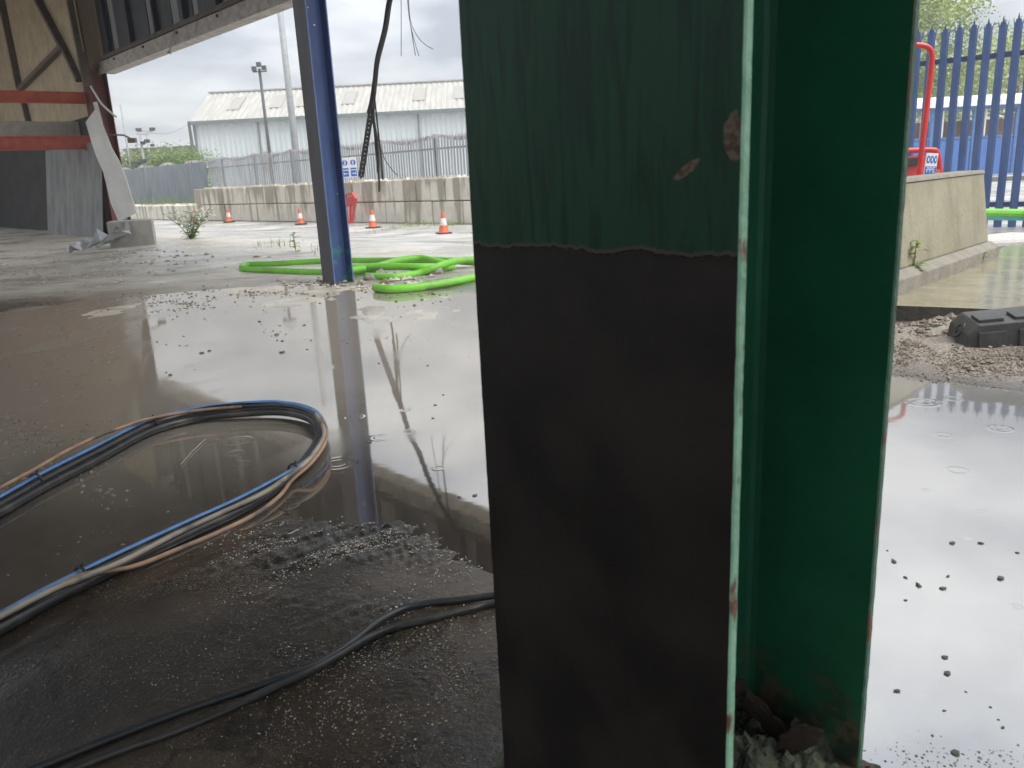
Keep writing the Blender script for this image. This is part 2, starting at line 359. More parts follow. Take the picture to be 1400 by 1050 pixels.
# ------------------------------------------------------------------ materials
def edge_rust(t, b, c, tcn, L):
    o = tcn.outputs['Object']
    f = nramp(t, nnoise(t, o, 30, 5, (1, 1, .45)), .56, .64)
    L(nmix(t, f, c, (.14, .06, .035)), b.inputs['Base Color'])
def column_paint(t, b, c, tcn, L):
    o = tcn.outputs['Object']; sp = t.nodes.new('ShaderNodeSeparateXYZ'); L(o, sp.inputs[0])
    streak = nnoise(t, o, 60, 8, (1, 1, .12)); streak.node.inputs['Distortion'].default_value = .9
    c = nmix(t, nmath(t, 'MULTIPLY', nramp(t, streak, .44, .66), .7), c, (.002, .014, .007))
    c = nmix(t, nmath(t, 'MULTIPLY', nramp(t, nnoise(t, o, 60, 4, (1, 1, .10)), .62, .72), .30), c, (.016, .036, .024))
    # two chips down to the primer, and the torn edge of the paint with bare metal underneath
    for (x, z, rx, rz_, a) in ((CHIP1[0], CHIP1[1], .011, .022, 0.0), (CHIP2[0], CHIP2[1], .018, .005, .55)):
        dx = nmath(t, 'SUBTRACT', sp.outputs[0], x); dz = nmath(t, 'SUBTRACT', sp.outputs[2], z)
        ca, sa = math.cos(a), math.sin(a)
        u = nmath(t, 'DIVIDE', nmath(t, 'ADD', nmath(t, 'MULTIPLY', dx, ca), nmath(t, 'MULTIPLY', dz, sa)), rx)
        w = nmath(t, 'DIVIDE', nmath(t, 'SUBTRACT', nmath(t, 'MULTIPLY', dz, ca), nmath(t, 'MULTIPLY', dx, sa)), rz_)
        d = nmath(t, 'ADD', nmath(t, 'ADD', nmath(t, 'MULTIPLY', u, u), nmath(t, 'MULTIPLY', w, w)), nmath(t, 'MULTIPLY', nmath(t, 'SUBTRACT', nnoise(t, o, 90, 3), .5), 1.6))
        c = nmix(t, nramp(t, d, 1.1, .8), c, nmix(t, nramp(t, nnoise(t, o, 120, 3), .4, .6), (.055, .030, .020), (.115, .086, .062)))
    line = nmath(t, 'ADD', sp.outputs[2], nmath(t, 'MULTIPLY', nmath(t, 'SUBTRACT', nnoise(t, o, 9, 6, (1, 1, 0)), .5), .035)); line = nmath(t, 'ADD', line, nmath(t, 'MULTIPLY', nmath(t, 'SUBTRACT', nnoise(t, o, 110, 4, (1, 1, .4)), .5), .010))
    bare = nmix(t, nramp(t, nnoise(t, o, 5, 7), .35, .68), (.0085, .0071, .0060), (.0215, .0180, .0150)); bare = nmix(t, nmath(t, 'MULTIPLY', nramp(t, nnoise(t, o, 55, 5, (1, 1, .3)), .58, .72), .22), bare, (.024, .020, .016))
    lip = nmath(t, 'MULTIPLY', nramp(t, line, TEAR - .001, TEAR + .001), nramp(t, line, TEAR + .0055, TEAR + .0035))
    below = nramp(t, line, TEAR + .0006, TEAR - .0006)
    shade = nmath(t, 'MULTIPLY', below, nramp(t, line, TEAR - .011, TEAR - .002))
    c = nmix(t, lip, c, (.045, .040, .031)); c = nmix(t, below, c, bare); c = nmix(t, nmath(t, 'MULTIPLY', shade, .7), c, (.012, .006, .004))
    L(c, b.inputs['Base Color'])
    L(nmath(t, 'ADD', nmath(t, 'MULTIPLY', below, .12), .36), b.inputs['Roughness'])
    bp = t.nodes.new('ShaderNodeBump'); bp.inputs['Strength'].default_value = .6; bp.inputs['Distance'].default_value = .004
    L(nmath(t, 'ADD', nmath(t, 'MULTIPLY', nnoise(t, o, 110, 6, (1, 1, .22)), .20), nmath(t, 'MULTIPLY', below, -.6)), bp.inputs['Height']); L(bp.outputs[0], b.inputs['Normal'])

# ------------------------------------------------------------------ the shed: roof, rear walls, eave
M_cream = mat('cream_wall_sheet', (.42, .34, .22), .7, (.30, .24, .16), 3, bump=.2)
M_roof = mat('weathered_roof_sheet', (.10, .10, .095), .7, (.06, .058, .055), 2)
M_dark_sheet = mat('dark_grey_cladding', (.05, .055, .065), .5, (.03, .032, .04), 4, stretch=(1, 1, .15))
M_translucent = mat('dusty_translucent_sheet', (.30, .30, .29), .5, (.20, .20, .20), 5, stretch=(1, 1, .2))
M_eave = mat('pale_galvanised_eave', (.46, .43, .39), .55, (.26, .235, .21), 7, stretch=(1, 1, 1))
M_dkconc = mat('stained_dark_concrete', (.22, .21, .195), .85, (.11, .105, .10), 2.5, bump=.3)
M_conc = mat('pale_concrete', (.46, .44, .40), .85, (.35, .33, .29), 5, bump=.3, bscale=30)
M_recess_shade = mat('recess_shade_wall', (.055, .053, .05), .9, (.03, .029, .028), 2)  # shade of the end bay recess put into the wall colour
M_brace = mat('brown_brace_steel', (.12, .09, .065), .7, (.07, .055, .045))
ROOF_Z, EAVE_Z, S_END = 6.2, 3.43, 15.5
shed = thing('industrial_shed', 'derelict open sided industrial shed with torn cladding above the yard opening', 'building', fp(0, 0))
shed_inv = Matrix.Translation(-Vector(fp(0, 0)))
def spart(name, mb, m, **k):
    mb.v = [tuple(Vector(v) - Vector(fp(0, 0))) for v in mb.v]; return mb.build(name, m, shed, **k)
def fbox(mb, s0, s1, n0, n1, z0, z1, mi=0):
    c = fp((s0 + s1) / 2, (n0 + n1) / 2, (z0 + z1) / 2); return mb.box(c, (abs(s1 - s0), abs(n1 - n0), z1 - z0), ANG, mi)
RB = [-13, -8.5, -4, .5, 5, 10, 15.5, 20, 24.5, 28]
for k in range(9):                                               # roof bays, the nearest two broken back from the eave, unseen far ones cut short to let skylight in
    spart('roof_panel', fbox(MB(), RB[k], RB[k + 1] - .02, -4.6 if RB[k] < 4 else -12, .25 if RB[k] < 15 else -3.2, ROOF_Z, ROOF_Z + .12), M_roof)
for k in range(4): spart('purlin', fbox(MB(), -13, 26 if k < 3 else 15.4, -11.5 + k * 3.2, -11.5 + k * 3.2 + .12, ROOF_Z - .22, ROOF_Z - .002), M_brace)
def planep(px, py, axis, val):                                    # pixel ray meets a vertical plane of the building grid
    r = ray(px, py); nv = NN if axis == 'n' else EE; k = (val - (EYE[:2] - ORG) @ nv) / (r[:2] @ nv); return Vector(EYE + r * k)
def endp(px, py, s=-5.95): return planep(px, py, 's', s)
def flankp(px, py): return planep(px, py, 'n', -.42)
zf0, zf1, zf2 = flankp(80, 190).z, flankp(80, 166).z, flankp(80, 205).z
spart('end_wall', fbox(MB(), -13.3, -13.0, -12, -.351, -.1, ROOF_Z - .01), M_dkconc)
spart('flank_wall', fbox(MB(), -13, -.45, -.35, -.15, zf1 - .05, ROOF_Z - .01), M_cream)
spart('lower_flank_wall', fbox(MB(), -13, -.45, -.33, -.17, -.1, zf1 - .055), M_recess_shade)
zl0, zl1 = endp(80, 192, -1.3).z, endp(80, 166, -1.3).z
spart('lintel', fbox(MB(), -1.5, -1.3, -9, -.352, zl0, zl1), M_conc)
for (a, b, w) in (((2, 0), (27, 122), .16), ((52, 0), (88, 68), .17), ((86, 62), (27, 122), .12), ((88, 68), (108, 110), .12), ((97, 0), (121, 120), .18), ((32, 140), (40, 172), .12)):
    spart('wall_brace', MB().beam(flankp(*a), flankp(*b), .10, w, upv=(NN[0], NN[1], 0)), M_brace)
# eave fascia: alternating dark and dusty translucent sheets hung above a galvanised eave beam
s = -.05; k = 0
while s < S_END - .2:
    w = [.75, .32, .62, .22, .95, .40][k % 6]; w = min(w, S_END - s)
    spart('cladding_sheet', fbox(MB(), s, s + w - .01, .02 + (.015 if k % 2 else 0), .05 + (.015 if k % 2 else 0), EAVE_Z + .3, ROOF_Z - .01), M_translucent if k % 2 else M_dark_sheet)
    s += w; k += 1
for q in np.arange(.55, S_END, 1.35): spart('cladding_rib', fbox(MB(), q, q + .07, -.07, .015, EAVE_Z + .3, ROOF_Z - .01), M_dark_sheet)
spart('sheeting_rail', fbox(MB(), .2, S_END, -.14, .012, EAVE_Z + .225, EAVE_Z + .298), M_brace)
spart('eave_beam', fbox(MB(), -.1, S_END, -.10, .22, EAVE_Z, EAVE_Z + .22), M_eave, bevel=.01)
spart('eave_trim', fbox(MB(), -.1, S_END, -.12, -.103, EAVE_Z - .03, EAVE_Z + .10), M_eave)
for q in np.arange(1.0, S_END - .5, 1.7): spart('bolt', MB().lathe([(0, .02), (.025, .02), (.025, -.02), (0, -.02)], 8, fp(q, -.11, EAVE_Z + .16)), M_brace)

# ------------------------------------------------------------------ steel columns
def h_column(name, label, loc, rz, b, d, tf, tw, h, mats, plate=True, zsub=1):
    t = thing(name, label, 'column', loc, rz)
    for sgn in (-1, 1):
        y0, y1 = (-d / 2, -d / 2 + tf) if sgn < 0 else (d / 2 - tf, d / 2)
        nz = zsub; mb = MB(); rows = []
        zs = np.concatenate([np.linspace(0, min(2.2, h), nz), [h]]) if nz > 1 else [0, h]
        for zi, z in enumerate(zs):
            jx = lambda s_: (mnoise.noise(Vector((s_ * 7, sgn * 3, z * 23))) * .0005 + mnoise.noise(Vector((s_ * 9, sgn, z * 90))) * .0007) if nz > 1 else 0
            a0, a1 = -b / 2 + jx(1), b / 2 + jx(2); c0 = .0022
            ring = [(a0 + c0, y0), (a1 - c0, y0), (a1, y0 + c0), (a1, y1 - c0), (a1 - c0, y1), (a0 + c0, y1), (a0, y1 - c0), (a0, y0 + c0)]
            rows.append([(p[0], p[1], z) for p in ring])
        n = 8
        for q in range(len(rows) - 1):
            for k in range(n):
                mb.add([rows[q][k], rows[q][(k + 1) % n], rows[q + 1][(k + 1) % n], rows[q + 1][k]], [(0, 1, 2, 3)], 1 if k in (1, 2, 3, 5, 6, 7) else 0)
        mb.add(rows[-1], [tuple(range(n))]); mb.add(rows[0], [tuple(range(n))[::-1]])
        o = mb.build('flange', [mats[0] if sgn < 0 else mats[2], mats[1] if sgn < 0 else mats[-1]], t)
    mb = MB(); r = tf * .9; yi = d / 2 - tf
    prof = [(tw / 2, -yi + r), (tw / 2, yi - r), (tw / 2 + r * .3, yi - r * .3), (tw / 2 + r, yi - .0003), (-tw / 2 - r, yi - .0003), (-tw / 2 - r * .3, yi - r * .3), (-tw / 2, yi - r), (-tw / 2, -yi + r), (-tw / 2 - r * .3, -yi + r * .3), (-tw / 2 - r, -yi + .0003), (tw / 2 + r, -yi + .0003), (tw / 2 + r * .3, -yi + r * .3)]
    mb.prism(prof, lambda u, w: (u, w, 0.0), lambda u, w: (u, w, h)); mb.build('web', mats[2], t)
    if plate: MB().box((0, 0, .005), (b * 1.06, d * 1.06, .03)).build('base_plate', mats[3], t, bevel=.003)
    return t
M_gface = None
gb, gd, gt = .40, .402, .0145
PSI = math.radians(47); gu = np.array([math.cos(PSI), -math.sin(PSI)]); gn = np.array([math.sin(PSI), math.cos(PSI)])
yb = .782; gB = np.array([.2926 * yb, yb]); gc = gB - gu * gb / 2 + gn * gd / 2
def on_face(px, py):                                             # local (x, z) of a point on the near flange
    r = ray(px, py); k = np.linalg.solve(np.array([[r[0], -gu[0]], [r[1], -gu[1]]]), gB); p = EYE + r * k[0]; return float(k[1] + gb / 2), float(p[2])
CHIP1, CHIP2 = on_face(1003, 187), on_face(939, 232); TEAR = on_face(830, 345)[1]
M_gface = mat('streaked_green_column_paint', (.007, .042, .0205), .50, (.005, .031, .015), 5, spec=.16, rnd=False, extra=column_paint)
M_gedge = mat('skylit_pale_green_edge', (.27, .50, .33), .5, (.18, .37, .24), 16, bump=.3, bscale=60, extra=edge_rust)  # skylight on the near flange edge put into a paler green
def inner_grime(t, b, c, tcn, L):
    o = tcn.outputs['Object']; sp = t.nodes.new('ShaderNodeSeparateXYZ'); L(o, sp.inputs[0])
    f = nmath(t, 'ADD', sp.outputs[2], nmath(t, 'MULTIPLY', nmath(t, 'SUBTRACT', nnoise(t, o, 16, 6), .5), .35))
    c = nmix(t, nmath(t, 'MULTIPLY', nramp(t, f, .16, .02), .85), c, nmix(t, nramp(t, nnoise(t, o, 40, 4), .45, .6), (.025, .022, .018), (.11, .05, .03)))
    L(c, b.inputs['Base Color'])
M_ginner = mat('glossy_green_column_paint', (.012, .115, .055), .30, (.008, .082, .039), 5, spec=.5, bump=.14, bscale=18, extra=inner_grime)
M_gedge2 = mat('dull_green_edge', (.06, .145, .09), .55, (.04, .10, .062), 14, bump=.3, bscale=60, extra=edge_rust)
M_plate = mat('rusty_base_plate', (.13, .085, .055), .8, (.06, .045, .035), 20, bump=.4)
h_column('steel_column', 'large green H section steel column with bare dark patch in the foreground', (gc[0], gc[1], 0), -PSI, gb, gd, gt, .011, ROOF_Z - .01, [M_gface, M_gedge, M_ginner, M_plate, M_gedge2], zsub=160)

M_bface = mat('shaded_blue_paint', (.075, .075, .085), .5, (.05, .05, .055), 5, stretch=(1, 1, .2))  # darker copy of the post's blue, shade on the inward flange painted in
def blue_chips(t, b, c, tcn, L):
    o = tcn.outputs['Object']; sp = t.nodes.new('ShaderNodeSeparateXYZ'); L(o, sp.inputs[0])
    c = nmix(t, nramp(t, nnoise(t, o, 22, 2), .74, .77), c, (.75, .78, .8))
    g = nmath(t, 'MULTIPLY', nramp(t, sp.outputs[2], .50, .25), nramp(t, nnoise(t, o, 11, 4), .50, .58))
    L(nmix(t, g, c, (.04, .20, .17)), b.inputs['Base Color'])
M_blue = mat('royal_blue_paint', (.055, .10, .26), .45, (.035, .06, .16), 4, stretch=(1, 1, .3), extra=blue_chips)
M_bedge = mat('light_blue_edge', (.12, .18, .36), .5, (.09, .13, .26), 9)
pp = pz(463, 387)
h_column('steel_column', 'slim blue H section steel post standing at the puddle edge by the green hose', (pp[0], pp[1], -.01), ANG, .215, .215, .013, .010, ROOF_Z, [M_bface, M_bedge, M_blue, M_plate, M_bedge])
M_red = mat('maroon_column_paint', (.13, .04, .035), .6, (.075, .03, .027), 4, stretch=(1, 1, .3))
def tan_top(t, b, c, tcn, L):
    sp = t.nodes.new('ShaderNodeSeparateXYZ'); L(tcn.outputs['Object'], sp.inputs[0])
    f = nramp(t, nmath(t, 'ADD', sp.outputs[2], nmath(t, 'MULTIPLY', nnoise(t, tcn.outputs['Object'], 5), .4)), 3.6, 3.9)
    L(nmix(t, f, c, (.36, .29, .20)), b.inputs['Base Color'])
M_redt = mat('maroon_paint_tan_top', (.15, .042, .035), .6, (.085, .03, .027), 4, stretch=(1, 1, .3), extra=tan_top)
h_column('steel_column', 'maroon H section steel column with tan top at the far shed corner', fp(-.15, -.2, -.01), ANG, .42, .40, .02, .014, ROOF_Z - .3, [M_redt, M_redt, M_redt, M_plate, M_redt])
# red rails across the end bay
M_rail = mat('orange_red_beam_paint', (.50, .105, .055), .55, (.34, .07, .04), 5)
def rail(px0, py0, py1, label):
    z0, z1 = None, None
    a = endp(px0, py0, -.3); b = endp(px0, py1, -.3); z1, z0 = a.z, b.z
    t = thing('steel_beam', label, 'beam', fp(-.3, -.42, z0))
    L_ = 14.0
    hh = z1 - z0
    for (nm, y0, y1, zz0, zz1) in (('web', -.005, .005, .02, hh - .02), ('flange', -.07, .07, hh - .02, hh), ('flange', -.07, .07, 0, .02)):
        MB().box((-L_ / 2, (y0 + y1) / 2, (zz0 + zz1) / 2), (L_, y1 - y0, zz1 - zz0)).build(nm, M_rail, t)
    t.rotation_euler.z = math.atan2(NN[1], NN[0]); return t
rail(60, 125, 141, 'upper orange red horizontal steel beam across the far end bay')
rail(60, 186, 205, 'lower orange red horizontal steel beam above the dark end bay')
# leaning corrugated sheets inside the end bay
M_grey_sheet = mat('dull_grey_corrugated_sheet', (.27, .275, .265), .6, (.17, .173, .17), 4, stretch=(1, 1, .3))
def corrugated(a, b, z0, z1, pitch, depth, lean=(0, 0), thick=.004):
    a, b = Vector(a), Vector(b); d = (b - a); L_ = d.length; d.normalize(); nrm = Vector((-d.y, d.x, 0)); n = int(L_ / pitch) * 4; vs = []; fs = []
    for k in range(n + 1):
        o_ = depth if (k % 4) in (1, 2) else 0
        q = a + d * (L_ * k / n) + nrm * o_
        for (z, ln) in ((z0, 0), (z1, 1)):
            w = q + Vector((lean[0], lean[1], 0)) * ln; vs.append((w.x, w.y, z)); vs.append((w.x - nrm.x * thick, w.y - nrm.y * thick, z))
    for k in range(n):
        i_ = k * 4; j_ = i_ + 4
        fs += [(i_, j_, j_ + 2, i_ + 2), (i_ + 1, i_ + 3, j_ + 3, j_ + 1), (i_ + 2, j_ + 2, j_ + 3, i_ + 3), (i_, i_ + 1, j_ + 1, j_)]
    return MB().add(vs, fs)
for (a0, a1, zt, lab) in ((-3.3, -1.9, 2.0, 'tall'), (-1.85, .75, 2.0, 'middle')):
    o = corrugated(fp(a0, -.95), fp(a1, -.85), 0.0, zt, .34, .045, lean=tuple(NN * .30)).build('corrugated_sheet', M_grey_sheet)
    tag(o, {'tall': 'inner grey corrugated sheet leaning in the dark end bay', 'middle': 'outer grey corrugated sheet leaning beside the maroon column'}[lab], 'sheet')
# bent pale sheet hanging off the maroon column
M_pale_sheet = mat('pale_flashing_sheet', (.66, .66, .635), .45, (.55, .55, .53), 3)
def sheet_strip(pts, Y, th=.012):
    mb = MB(); P = [(pY(a, y, Y), pY(b, y2, Y - .35)) for (a, y, b, y2) in pts]
    for q in range(len(P) - 1):
        (l0, r0_), (l1, r1) = P[q], P[q + 1]
        off = np.array([NN[0], NN[1], 0]) * th
        vs = [l0, r0_, r1, l1, l0 + off, r0_ + off, r1 + off, l1 + off]
        mb.add(vs, [(0, 1, 2, 3), (7, 6, 5, 4), (0, 4, 5, 1), (2, 6, 7, 3), (1, 5, 6, 2), (0, 3, 7, 4)])
    return mb
tag(sheet_strip([(117, 167, 131, 148), (125, 195, 143, 178), (132, 215, 153, 203), (141, 235, 163, 221), (146, 255, 172, 244), (151, 277, 179, 267), (162, 303, 187, 291)], 17.4).build('flashing_sheet', M_pale_sheet), 'bent pale grey flashing sheet hanging from the maroon column', 'sheet metal')
tag(sheet_strip([(127, 140, 132, 139), (135, 170, 139, 165), (139, 190, 143, 184)], 17.9).build('flashing_sheet', M_pale_sheet), 'narrow pale strip of torn flashing above the bent sheet', 'sheet metal')
tag(MB().tube(smooth_path([pY(124, 118, 17.6), pY(130, 128, 17.5), pY(140, 143, 17.4), pY(159, 160, 17.3)], 4), .022, 6).build('loose_rod', M_pale_sheet), 'pale loose rod sticking out from the maroon column', 'rod')
tag(MB().tube(smooth_path([pY(243, 33, 15.2), pY(238, 45, 15.2), pY(235, 60, 15.2), pY(231, 73, 15.2)], 4), [.012] * 12 + [.05], 7).build('hanging_conduit', M_eave), 'short loose conduit dangling from the eave beam', 'conduit')
# floodlight bracket on the maroon column
lb = thing('camera_bracket', 'small camera on an arm beside the maroon column', 'camera', pY(163, 187, 18.3))
MB().tube([(-.2, 0, .05), (.1, 0, .03), (.25, 0, -.05)], .02, 6).build('arm', M_brace, lb); MB().box((.27, 0, -.09), (.16, .12, .10)).build('housing', M_brace, lb, bevel=.01)

# wreckage at the foot of the maroon column
M_conc = mat('pale_concrete', (.46, .44, .40), .85, (.35, .33, .29), 5, bump=.3, bscale=30)
q = pg(184, 336); tag(MB().box((0, 0, .22), (.72, .6, .46)).build('concrete_block', M_conc, None, bevel=.02, loc=q, rz=.35), 'pale concrete footing block at the foot of the maroon column', 'concrete block')
M_scrap = mat('crumpled_scrap_metal', (.45, .46, .46), .4, (.30, .30, .30), 9, metal=.3)
def scrap(px, py, sx, sy, sz, seed, label):
    rnd = random.Random(seed); g = pg(px, py); mb = MB(); nx, ny = 7, 5; vs = []
    for a in range(nx):
        for b in range(ny):
            vs.append(((a / (nx - 1) - .5) * sx, (b / (ny - 1) - .5) * sy, .02 + abs(rnd.gauss(0, .35)) * sz + sz * .9 * (a / nx)))
    top = [(x, y, z + .006) for x, y, z in vs]; fs = []
    for a in range(nx - 1):
        for b in range(ny - 1):
            i_ = a * ny + b; fs += [(i_, i_ + ny, i_ + ny + 1, i_ + 1), (i_ + 35, i_ + 36, i_ + ny + 36, i_ + ny + 35)]
    mb.add(vs + top, fs); return tag(mb.build('scrap_sheet', M_scrap, None, loc=g, rz=rnd.uniform(.3, .9)), label, 'scrap metal')
scrap(138, 346, .95, .30, .30, 1, 'crumpled strip of scrap metal lying before the end bay')
scrap(158, 340, .55, .35, .26, 2, 'smaller crumpled scrap sheet beside the concrete footing block')
def lump_mesh(seed, sub=1, rough=.35):
    rnd = random.Random(seed); bm = bmesh.new(); bmesh.ops.create_icosphere(bm, subdivisions=sub, radius=1)
    for v in bm.verts: v.co *= 1 + rnd.uniform(-rough, rough)
    me_ = bpy.data.meshes.new('stone'); bm.to_mesh(me_); bm.free(); return me_

# ------------------------------------------------------------------ far yard: block wall, fence, cones, signs
WD = np.array([-.702, .712]); W1 = np.array([-.921, 20.846]); WA = math.atan2(WD[1], WD[0])
def wp(k, off=0.0, z=-.3):
    q = W1 + WD * k + np.array([WD[1], -WD[0]]) * off; return Vector((q[0], q[1], z))
def stain(t, b, c, tcn, L):
    geo = t.nodes.new('ShaderNodeNewGeometry'); o = geo.outputs['Position']; sp = t.nodes.new('ShaderNodeSeparateXYZ'); L(o, sp.inputs[0])
    n = nmath(t, 'ADD', nmath(t, 'MULTIPLY', nnoise(t, o, 3.2, 5, (1, 1, .10)), .7), nmath(t, 'MULTIPLY', nnoise(t, o, .7, 3), .3)); hgt = nmath(t, 'MULTIPLY', sp.outputs[2], .10)
    f = nramp(t, nmath(t, 'ADD', n, hgt), .51, .60)
    L(nmix(t, nmath(t, 'MULTIPLY', f, .75), c, (.25, .21, .15)), b.inputs['Base Color'])
M_block = mat('stained_cast_concrete', (.74, .70, .61), .85, (.60, .56, .48), 2.5, bump=.25, bscale=20, extra=stain)
wall = thing('block_wall', 'wall of interlocking cast concrete blocks along the back of the yard', 'wall', wp(0, .31), WA)
rnd = random.Random(5)
def block(k0, L_, course):
    hb = .60; mb = MB(); mb.box((k0 + L_ / 2, rnd.uniform(-.015, .015), course * hb + hb / 2), (L_ - .03, .6, hb - .022))
    o = mb.build('block', M_block, wall, bevel=.03)
    if course == 1 or k0 > 15.8:
        ms = MB()
        for q in np.arange(.1, L_ - .05, .20): ms.lathe([(.07, 0), (.05, .05), (0, .052)], 8, (k0 + q, -.15, course * hb + hb - .008))
        ms.build('stud', M_block, o)
for course, (ka, kb) in ((0, (-7, 30)), (1, (-7, 16))):
    k = ka + course * .35
    while k < kb:
        L_ = rnd.choice([1.2, 1.2, .6, .9]); L_ = min(L_, kb - k)
        if L_ > .2: block(k, L_, course)
        k += L_
# galvanised palisade fence behind
M_galv = mat('weathered_galvanised_steel', (.42, .44, .46), .55, (.27, .285, .31), 3, stretch=(1, 1, .25))
M_gpost = mat('dark_fence_post', (.19, .185, .175), .6, (.13, .125, .12))
M_tipw = mat('white_fence_tip', (.72, .70, .68), .6, (.55, .53, .52))
fen = thing('palisade_fence', 'grey galvanised palisade fence behind the concrete block wall', 'fence', wp(0, 1.9), WA)
def pale_mesh(name, w, h, d):
    # splayed W-section pale with a three pointed top
    mb = MB(); th = .004
    prof = [(-w / 2, d), (-w * .28, 0), (w * .28, 0), (w / 2, d)]
    tops = [h - .10, h - .03, h - .03, h - .10]
    f = [(x, y, 0) for x, y in prof] + [(x, y, z) for (x, y), z in zip(prof, tops)]
    bk = [(x, y + th, z) for x, y, z in f]
    mb.add(f + bk, [(q, q + 1, q + 5, q + 4) for q in range(3)] + [(8 + q, 12 + q, 13 + q, 9 + q) for q in range(3)] + [(0, 4, 12, 8), (3, 11, 15, 7)] + [(4 + q, 5 + q, 13 + q, 12 + q) for q in range(3)])
    mb.add([(-w * .18, 0, h - .05), (w * .18, 0, h - .05), (0, -.012, h + .04), (-w * .18, .004, h - .05), (w * .18, .004, h - .05), (0, -.008, h + .04)], [(0, 1, 2), (5, 4, 3), (0, 2, 5, 3), (1, 4, 5, 2)])
    for sgn in (-1, 1):
        mb.add([(sgn * w * .36, d * .4, h - .09), (sgn * w * .5, d, h - .11), (sgn * w * .66, d + .012, h), (sgn * w * .36, d * .4 + .004, h - .09), (sgn * w * .5, d + .004, h - .11), (sgn * w * .66, d + .016, h)], [(0, 1, 2), (5, 4, 3), (0, 2, 5, 3), (1, 4, 5, 2)])
    return mb.mesh(name)
pm = pale_mesh('pale', .07, 2.4, .02)
first = None; count = 0
for k in np.arange(-8, 18.4, .132):
    if first is None: first = link('pale', pm, M_galv, fen, (k, -.03, 0), math.pi); continue
    child_copy(first, fen, (k, -.03, rnd.uniform(-.02, .02)), math.pi)
for z in (.45, 2.02): MB().box((5.2, -.075, z), (26.6, .05, .05)).build('rail', M_gpost, fen)
for k in np.arange(-7.5, 32, 2.75): MB().box((k, -.15, 1.22), (.10, .08, 2.44)).build('post', M_gpost, fen)
M_hoard = mat('blue_grey_hoarding_sheet', (.23, .26, .29), .5, (.16, .185, .21), 3, stretch=(1, 1, .3))
for k0 in np.arange(18.5, 33, 1.375):
    corrugated((k0, 0, 0), (k0 + 1.35, 0, 0), 0, 2.3 , .17, .03).build('hoarding_sheet', M_hoard, fen)
# red and white tape snagged along the fence top
def stripes(t, b, c, tcn, L):
    sp = t.nodes.new('ShaderNodeSeparateXYZ'); L(tcn.outputs['Object'], sp.inputs[0])
    f = nmath(t, 'MULTIPLY', nmath(t, 'GREATER_THAN', nmath(t, 'FRACT', nmath(t, 'MULTIPLY', nmath(t, 'ADD', sp.outputs[0], sp.outputs[2]), 3.7)), .6), nramp(t, nnoise(t, tcn.outputs['Object'], .9, 3), .42, .55))
    L(nmix(t, f, (.75, .72, .70), (.60, .16, .12)), b.inputs['Base Color'])
M_tape = mat('red_white_tape', (.8, .8, .8), .5, rnd=False, extra=stripes)
mb = MB(); ks = np.arange(-7.8, 32, .11); prev = None
for q, k in enumerate(ks):
    z = 2.31 + .06 * math.sin(k * 2.3) + .05 * mnoise.noise(Vector((k * 1.7, 0, 0))); w = .05 + .02 * mnoise.noise(Vector((k * 4, 5, 0))); y = -.06 - .05 + .03 * math.sin(k * 5)
    y = -.10 + .02 * math.sin(k * 5)
    cur = [(k, y, z - w), (k, y + .02, z + w), (k, y + .006, z - w), (k, y + .026, z + w)]
    if prev: mb.add(prev + cur, [(0, 4, 5, 1), (2, 3, 7, 6), (1, 5, 7, 3), (0, 2, 6, 4)])
    prev = cur
tp = mb.build('barrier_tape', M_tape, None, loc=wp(0, 1.9), rz=WA); tag(tp, 'faded red and white barrier tape strung along the fence top', 'tape')

# twin blue and white signs on the fence
M_white = mat('white_sign_plastic', (.78, .78, .78), .4, (.72, .72, .73)); M_sblue = mat('sign_blue', (.02, .13, .50), .4, (.02, .11, .44))
def disc(mb, x, z, r, y, seg=20): mb.add([(x + r * math.cos(2 * math.pi * k / seg), y, z + r * math.sin(2 * math.pi * k / seg)) for k in range(seg)], [tuple(range(seg))])
def rect(mb, x0, x1, z0, z1, y): mb.add([(x0, y, z0), (x1, y, z0), (x1, y, z1), (x0, y, z1)], [(0, 1, 2, 3)])
def site_sign(px0, px1, py0, py1, Y, arrow, label):
    a, b = pY(px0, py1, Y), pY(px1, py1, Y); tpt = pY(px0, py0, Y); w = float(np.linalg.norm((b - a))); h = float(tpt[2] - a[2])
    t = thing('site_sign', label, 'sign', Vector((a + b) / 2)); t.rotation_euler.z = math.atan2((b - a)[1], (b - a)[0]) - .12
    MB().box((0, .006, h / 2), (w, .012, h)).build('board', M_white, t)
    p = MB(); disc(p, 0, h * .74, w * .37, -.003); p.build('symbol_disc', M_sblue, t)
    p = MB(); disc(p, 0, h * .845, w * .06, -.006, 10); rect(p, -w * .07, w * .07, h * .66, h * .80, -.006); rect(p, -w * .16, w * .16, h * .755, h * .785, -.006); rect(p, -w * .07, -w * .015, h * .60, h * .66, -.006); rect(p, w * .015, w * .07, h * .60, h * .66, -.006); p.build('pictogram', M_white, t)
    p = MB(); rect(p, -w * .42, w * .42, h * .40, h * .48, -.003); p.build('text_band', M_sblue, t)
    p = MB(); rect(p, -w * .42, w * .42, h * .05, h * .35, -.003); p.build('arrow_panel', M_sblue, t)
    p = MB(); s_ = arrow; rect(p, -w * .22, w * .22, h * .18, h * .22, -.006); p.add([(s_ * w * .34, -.006, h * .20), (s_ * w * .18, -.006, h * .29), (s_ * w * .18, -.006, h * .11)], [(0, 1, 2)]); p.build('arrow', M_white, t)
    return t
site_sign(468.5, 478.6, 215.5, 243, 24.0, -1, 'blue and white mandatory sign with arrow pointing left on the fence')
site_sign(479.4, 489.5, 214.8, 242.3, 24.0, 1, 'blue and white mandatory sign with arrow pointing right on the fence')

